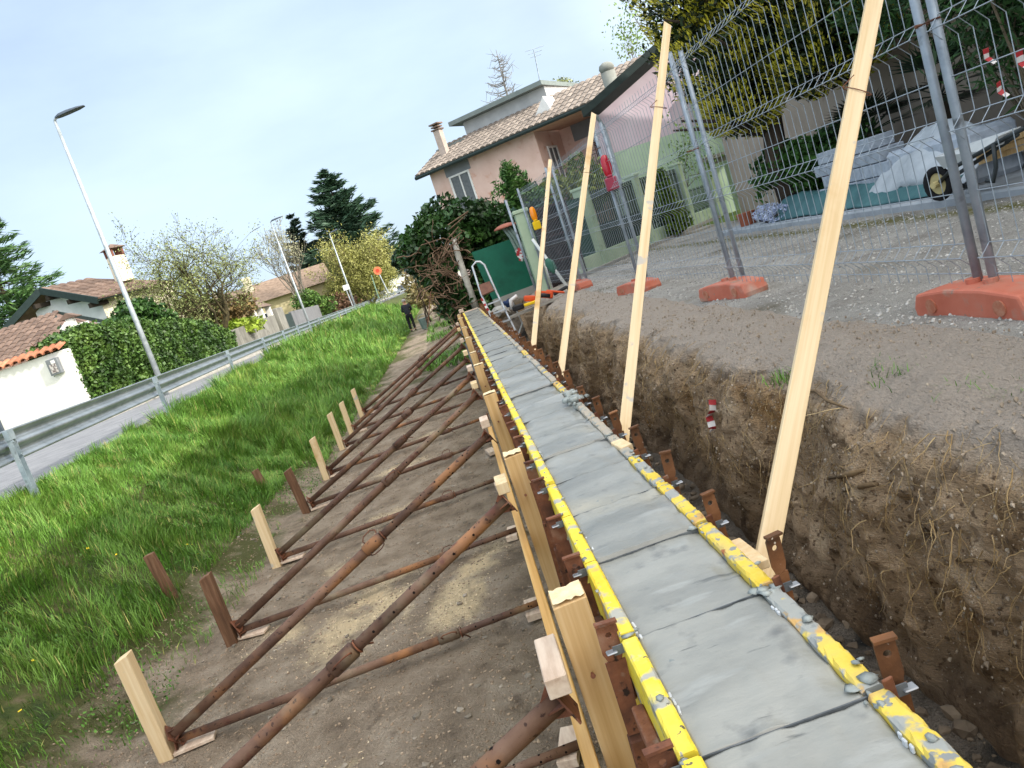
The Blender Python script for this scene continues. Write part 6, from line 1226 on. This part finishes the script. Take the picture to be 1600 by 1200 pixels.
def car(x, y, m, label):
    t = thing('parked_car', (x, y, 1.5), label, 'car'); b = MB(); pr = [(-2, .3), (-2, .75), (-1.3, .85), (-.7, 1.4), (.9, 1.42), (1.6, .9), (2.05, .8), (2.05, .3)]
    b.prism([(x - .85, y + u_, 1.5 + z) for u_, z in pr], (1.7, 0, 0)); b.build('body', m, t, bevel=.06)
    b = MB(); b.prism([(x - .86, y + u_, 1.5 + z) for u_, z in [(-1.15, .9), (-.65, 1.32), (.85, 1.34), (1.35, .92)]], (1.72, 0, 0)); b.plate([(x - .7, y - 1.22, 2.41), (x + .7, y - 1.22, 2.41), (x + .62, y - .76, 2.84), (x - .62, y - .76, 2.84)], .03); b.build('window', GLASS, t)
    for sx in (-.8, .8):
        for u_ in (-1.25, 1.3): MB().tube([(x + sx - .09, y + u_, 1.82), (x + sx + .09, y + u_, 1.82)], .32, 14).build('wheel', bpy.data.materials['black_rubber'], t)
car(-9.4, 165, TAPE_W, 'white car far down the road near the bend'); car(-8.2, 150, LHEAD, 'dark car far down the road before the white one')
# trees of the left side
CED = leafmat('cedar_needle', ['21372a', '304a37', '466048'], .35); CEDL = leafmat('cedar_needle_light', ['2c4a2a', '456538', '62803f'], .35)
conifer('cedar', (-29.4, 58, 1.5), 15.6, 8.0, 'tall cedar with drooping sprays cut by the left edge', CEDL, whorl=30, size=.34, trunk_r=.3, dens=16, droop=-.1, aspect=.13)
conifer('dark_cedar', (-9.9, 102, 1.5), 17.6, 8.6, 'big dark layered cedar rising behind the pale green willow', CED, whorl=34, size=.55, trunk_r=.45, dens=15, aspect=.16, pw=.72)
conifer('dark_pine', (-15.6, 101, 1.5), 13.6, 4.2, 'narrow dark pine at the left side of the big cedar', leafmat('pine_needle', ['1b2b24', '28392e', '38493a'], .35), whorl=26, size=.5, trunk_r=.3, dens=15, aspect=.25, lay=2)
base = (-13.1, 44.5, 1.5)
def big(mb, tips):
    mb.tube([base, (-13.05, 44.5, 2.6)], [.34, .28], 10); random.seed(31)
    for q in range(7): a = q * .9 + random.uniform(-.2, .2); grow(mb, (-13.05, 44.5, 2.4 + .12 * q), (math.cos(a) * .7, math.sin(a) * .7, 1.0), 2.5, .19, 5, tips, .62, 3, .05, 4, .2, .72, 7, .008)
random.seed(31); t = tree('budding_tree', base, 'broad spreading tree with dark limbs and sparse yellow-green buds', 'tree', big, leafmat('bud_leaf', ['5f6a34', '79834a', '8f9560'], .3), True, bark=mat('mossy_bark', ['2f2a1c', '463f2a', '5a5236'], scale=6, rough=.95), size=.05, per=3, sprd=.16)
def willow(mb, tips):
    random.seed(12)
    for q in range(9): grow(mb, (-7.9 + random.gauss(0, .4), 78, 1.6), (random.gauss(0, .6), random.gauss(0, .4), 1), 3.4, .12, 3, tips, .42, 4, .12, 4, .1, .62, 5, .01)
WIL = leafmat('willow_leaf', ['76783c', '8e8e4c', 'a2a062'], .28)
t = tree('willow', (-8.2, 78, 1.5), 'rounded pale yellow-green willow bush beside the road', 'tree', willow, WIL, True, size=.13, per=8, sprd=.35, aspect=.3)
leafmass('outer_foliage', [(-9.2, 78, 4.3), (-7.3, 77.5, 5.2), (-6.0, 78, 4.3), (-8.0, 78, 5.8), (-10.2, 78, 3.8), (-6.8, 78, 3.4)], [(2.4, 2, 1.8), (2.4, 2, 2.0), (2.0, 2, 1.6), (1.9, 2, 1.6), (1.6, 1.6, 1.3), (2.6, 2, 1.5)], 26000, .11, WIL, t, shell=.35, aspect=.3, up=-.1)
def bare(mb, tips):
    random.seed(5)
    for q in range(4): grow(mb, (-12.7, 76, 1.6), (random.gauss(0, .3), random.gauss(0, .2), 1), 4.0, .16, 4, tips, .38, 3, .22, 4, .1, .66, 5, .015)
t = tree('bare_tree', (-12.7, 76, 1.5), 'thin greyish almost leafless tree between second lamp and cedar', 'tree', bare, leafmat('pale_bud', ['8a8a6a', 'a09f80'], .3), True, bark=mat('greyish_bark', ['5d584f', '787268'], scale=6, rough=.95), size=.08, per=2, sprd=.25)
G1 = leafmat('garden_leaf', ['2f4a1c', '486628', '66803a'], .35); G2 = leafmat('reddish_leaf', ['4a3a2c', '654c3a', '7d6048'], .35); G3 = leafmat('lime_leaf', ['6f8a2a', '8fa638', 'a8b850'], .3)
for nm, c_, r_, n_, m, lb in (('garden_shrub', [at(500, 480, 74), at(478, 470, 74)], [(1.6, 1.2, 1.0), (1.4, 1.2, 1.0)], 3200, G1, 'green shrub behind the grey gate panel'), ('reddish_hedge', [at(500, 492, 76) + Vector((2.2, 0, 0)), at(520, 480, 78), at(530, 476, 78)], [(1.8, 1.5, 1.3), (1.7, 1.5, 1.2), (1.3, 1.5, 1.2)], 4200, G2, 'brownish red hedge right of the grey gate panel'),
        ('lime_shrub', [at(382, 510, 46), at(365, 515, 45.5)], [(1.2, .8, .5), (1.0, .8, .5)], 1800, G3, 'bright lime green shrub above the weathered wall'), ('brown_shrub', [at(320, 490, 47), at(350, 490, 48), at(375, 480, 49), at(300, 480, 47)], [(1.2, 1, .9), (1.3, 1, .9), (1.1, 1, .9), (1, 1, .8)], 3600, leafmat('russet_leaf', ['5a4a2c', '74603a', '8a7a4a'], .35), 'russet bare-looking shrubbery under the spreading tree'),
        ('road_bush', [at(560, 462, 92), at(545, 465, 92)], [(2, 1.5, 1.3), (1.6, 1.5, 1.2)], 2600, G1, 'green bush at the near end of the dark fence'), ('hanging_evergreen', [at(636, 402, 40), at(645, 412, 39.5)], [(.75, .7, .6), (.6, .6, .5)], 3600, leafmat('evergreen_leaf', ['15281a', '213a24'], .3), 'dark evergreen clump left of the ivy tree, above the path'),
        ('ochre_bush', [at(655, 440, 60), at(672, 450, 55), at(660, 462, 50)], [(1.4, 1.2, 1.6), (1.2, 1.2, 1.3), (1.1, 1, .8)], 3600, leafmat('ochre_leaf', ['6a5f38', '7f744a', '918658'], .3), 'ochre dry bushes at the far end of the ditch path')):
    bush(nm, [tuple(q) for q in c_], r_, n_, .13 if nm != 'road_bush' else .2, m, lb, base=(c_[0][0], c_[0][1], 1.5 if nm not in ('ochre_bush', 'hanging_evergreen') else .3), shell=.3, seed=len(lb))
# rough green along the right side of the path
tag(MB().tube([at(668, 512, 38), at(680, 380, 38)], .03, 6).build('garden_stake', mat('rod_brown', ['6b4a3a', '85604c'], scale=9, rough=.8), origin=at(668, 512, 38)), 'tall thin brown rod standing upright on the ditch path', 'rod')
p = atz(666, 513, .05); t = thing('bucket', p, 'grey-green bucket beside the thin rod on the path', 'bucket'); MB().tube([p, p + Vector((0, 0, .55))], [.2, .26], 12).build('body', mat('bucket_plastic', ['5a6b66', '70827c'], scale=5, rough=.6), t); MB().tube([p + Vector((.26 * math.cos(a), 0, .55 + .2 * math.sin(a))) for a in np.linspace(0, math.pi, 8)], .012, 5).build('handle', GALV, t)
n = 5000; y = 20 + 40 * rng.uniform(0, 1, n) ** 1.3; x = rng.uniform(-1.6, .0, n); c_ = fbm(x * .9, y * .35, 3.3, 3); k = c_ > .12; x, y = x[k], y[k]
v, f = blades(np.stack([x, y, bankz(x, y)], 1), rng.uniform(.1, .35, len(x)), np.full(len(x), .03), rng.uniform(.3, .9, len(x)), rng.uniform(0, 6.28, len(x))); tag(mk('path_grass', v, f, GRASS[0]), 'patches of grass growing on the far ditch path', 'grass', kind='stuff')
# ------------------------------------------------------------------ the man on the path
def skin(name, verts, edges, radii, mats_, parent, sub=2):
    me = bpy.data.meshes.new(name); me.from_pydata(verts, edges, []); o = bpy.data.objects.new(name, me); col.objects.link(o)
    s = o.modifiers.new('skin', 'SKIN'); s.use_smooth_shade = True
    for i, r in enumerate(radii):
        d = me.skin_vertices[0].data[i]; d.radius = r if isinstance(r, tuple) else (r, r); d.use_root = (i == 0)
    m = o.modifiers.new('sub', 'SUBSURF'); m.levels = m.render_levels = sub
    dg = bpy.context.evaluated_depsgraph_get(); dg.update(); nm = bpy.data.meshes.new_from_object(o.evaluated_get(dg)); bpy.data.objects.remove(o); bpy.data.meshes.remove(me)
    nm.materials.clear(); nm.materials.append(mats_); nm.name = name; q = bpy.data.objects.new(name, nm); col.objects.link(q); q.parent = parent; nm.polygons.foreach_set('use_smooth', [True] * len(nm.polygons)); return q
SKINM = mat('skin', ['b5856a', 'c79a80'], scale=9, rough=.6); JACK = mat('dark_jacket', ['2a2c33', '363941'], scale=9, rough=.85); TROU = mat('black_trousers', ['17181c', '222328'], scale=9, rough=.85)
pb = atz(647, 517, .02); man = thing('person', pb, 'man in dark jacket and black trousers standing on the ditch path, seen from behind', 'person')
#      0 pelvis, 1 belly, 2 chest, 3 neck, 4 head low, 5 crown; arms folded forward, legs straight
V = [(0, 0, .95), (0, .0, 1.12), (0, .01, 1.32), (0, .02, 1.50), (0, .04, 1.58), (0, .045, 1.72),
     (.17, .0, 1.42), (.24, .05, 1.16), (.12, .24, 1.06), (.04, .28, 1.05), (-.17, .0, 1.42), (-.25, .04, 1.16), (-.13, .24, 1.08), (-.05, .28, 1.07),
     (.095, .0, .88), (.10, .015, .5), (.10, -.03, .09), (.11, .12, .045), (-.095, .0, .88), (-.11, .02, .5), (-.12, -.02, .09), (-.13, .13, .045)]
E = [(0, 1), (1, 2), (2, 3), (3, 4), (4, 5), (2, 6), (6, 7), (7, 8), (8, 9), (2, 10), (10, 11), (11, 12), (12, 13), (0, 14), (14, 15), (15, 16), (16, 17), (0, 18), (18, 19), (19, 20), (20, 21)]
Rd = [(.15, .11), (.145, .105), (.165, .11), .055, .085, .072, .062, .045, .032, .030, .062, .045, .032, .030, .085, .058, .042, .036, .085, .058, .042, .036]
for s, w_ in ((1, 9), (-1, 13)):      # five fingers on each hand
    hx_, hy_, hz_ = V[w_]
    for k in range(5):
        i = len(V); dx = -s * (.035 + .01 * k); V += [(hx_ + dx * .6, hy_ + .03 + .006 * k, hz_ + .025 - .014 * k), (hx_ + dx * 1.3 - s * .02 * (k not in (0, 4)), hy_ + .045, hz_ + .02 - .016 * k)]
        E += [(w_, i), (i, i + 1)]; Rd += [.009, .007]
skin('body', V, E, Rd, SKINM, man)
JV = [(0, 0, .90), (0, 0, 1.02), (0, .0, 1.14), (0, .01, 1.33), (0, .018, 1.47), (.18, .0, 1.41), (.25, .05, 1.16), (.13, .23, 1.065), (-.18, .0, 1.41), (-.26, .04, 1.16), (-.14, .23, 1.085)]
skin('jacket', JV, [(0, 1), (1, 2), (2, 3), (3, 4), (3, 5), (5, 6), (6, 7), (3, 8), (8, 9), (9, 10)], [(.18, .14), (.185, .14), (.175, .135), (.195, .135), .085, .085, .066, .05, .085, .066, .05], JACK, man)
TV = [(0, 0, .98), (0, 0, .90), (.10, .0, .82), (.105, .015, .5), (.105, -.03, .12), (-.10, .0, .82), (-.115, .02, .5), (-.125, -.02, .12)]
skin('trousers', TV, [(0, 1), (1, 2), (2, 3), (3, 4), (1, 5), (5, 6), (6, 7)], [(.165, .125), (.165, .125), .105, .08, .068, .105, .08, .068], TROU, man)
b = MB(); hc = Vector(pb) + Vector((0, .045, 1.66)); n = 16; vs = []; fs = []
for r, z in ((.108, -.02), (.112, .02), (.10, .07), (.07, .105), (.0, .12)):
    for q in range(n): a = 6.2832 * q / n; vs.append(hc + Vector((r * math.cos(a), r * 1.12 * math.sin(a), z)))
for i in range(4):
    for q in range(n): fs.append((i * n + q, i * n + (q + 1) % n, (i + 1) * n + (q + 1) % n, (i + 1) * n + q))
b.add(vs, fs).build('grey_hair', mat('grey_hair', ['8f8a85', 'b0aaa4'], scale=30, rough=.9), man, smooth=True)
b = MB()
for s in (-1, 1): b.lump(hc + Vector((s * .095, .02, -.06)), (.018, .03, .04), jit=.05)
b.lump(hc + Vector((0, .125, -.06)), (.017, .022, .03), jit=.05); b.build('ears_and_nose', SKINM, man, smooth=True)
b = MB()
for s in (-1, 1): b.lump(hc + Vector((s * .037, .098, -.03)), (.014, .012, .01), jit=.02)
b.build('eyes', mat('eye_dark', ['1d1512', '2a201c'], rough=.3), man); MB().bar(hc + Vector((-.03, .108, -.11)), hc + Vector((.03, .108, -.11)), .012, .012).build('mouth', mat('lip', ['8a4a40', '9a5a50'], rough=.6), man)
b = MB()
for s in (-1, 1): b.lump(Vector(pb) + Vector((s * .112, .04, .045)), (.05, .14, .045), jit=.04, sub=2)
b.build('shoes', bpy.data.materials['black_plastic'], man, smooth=True)
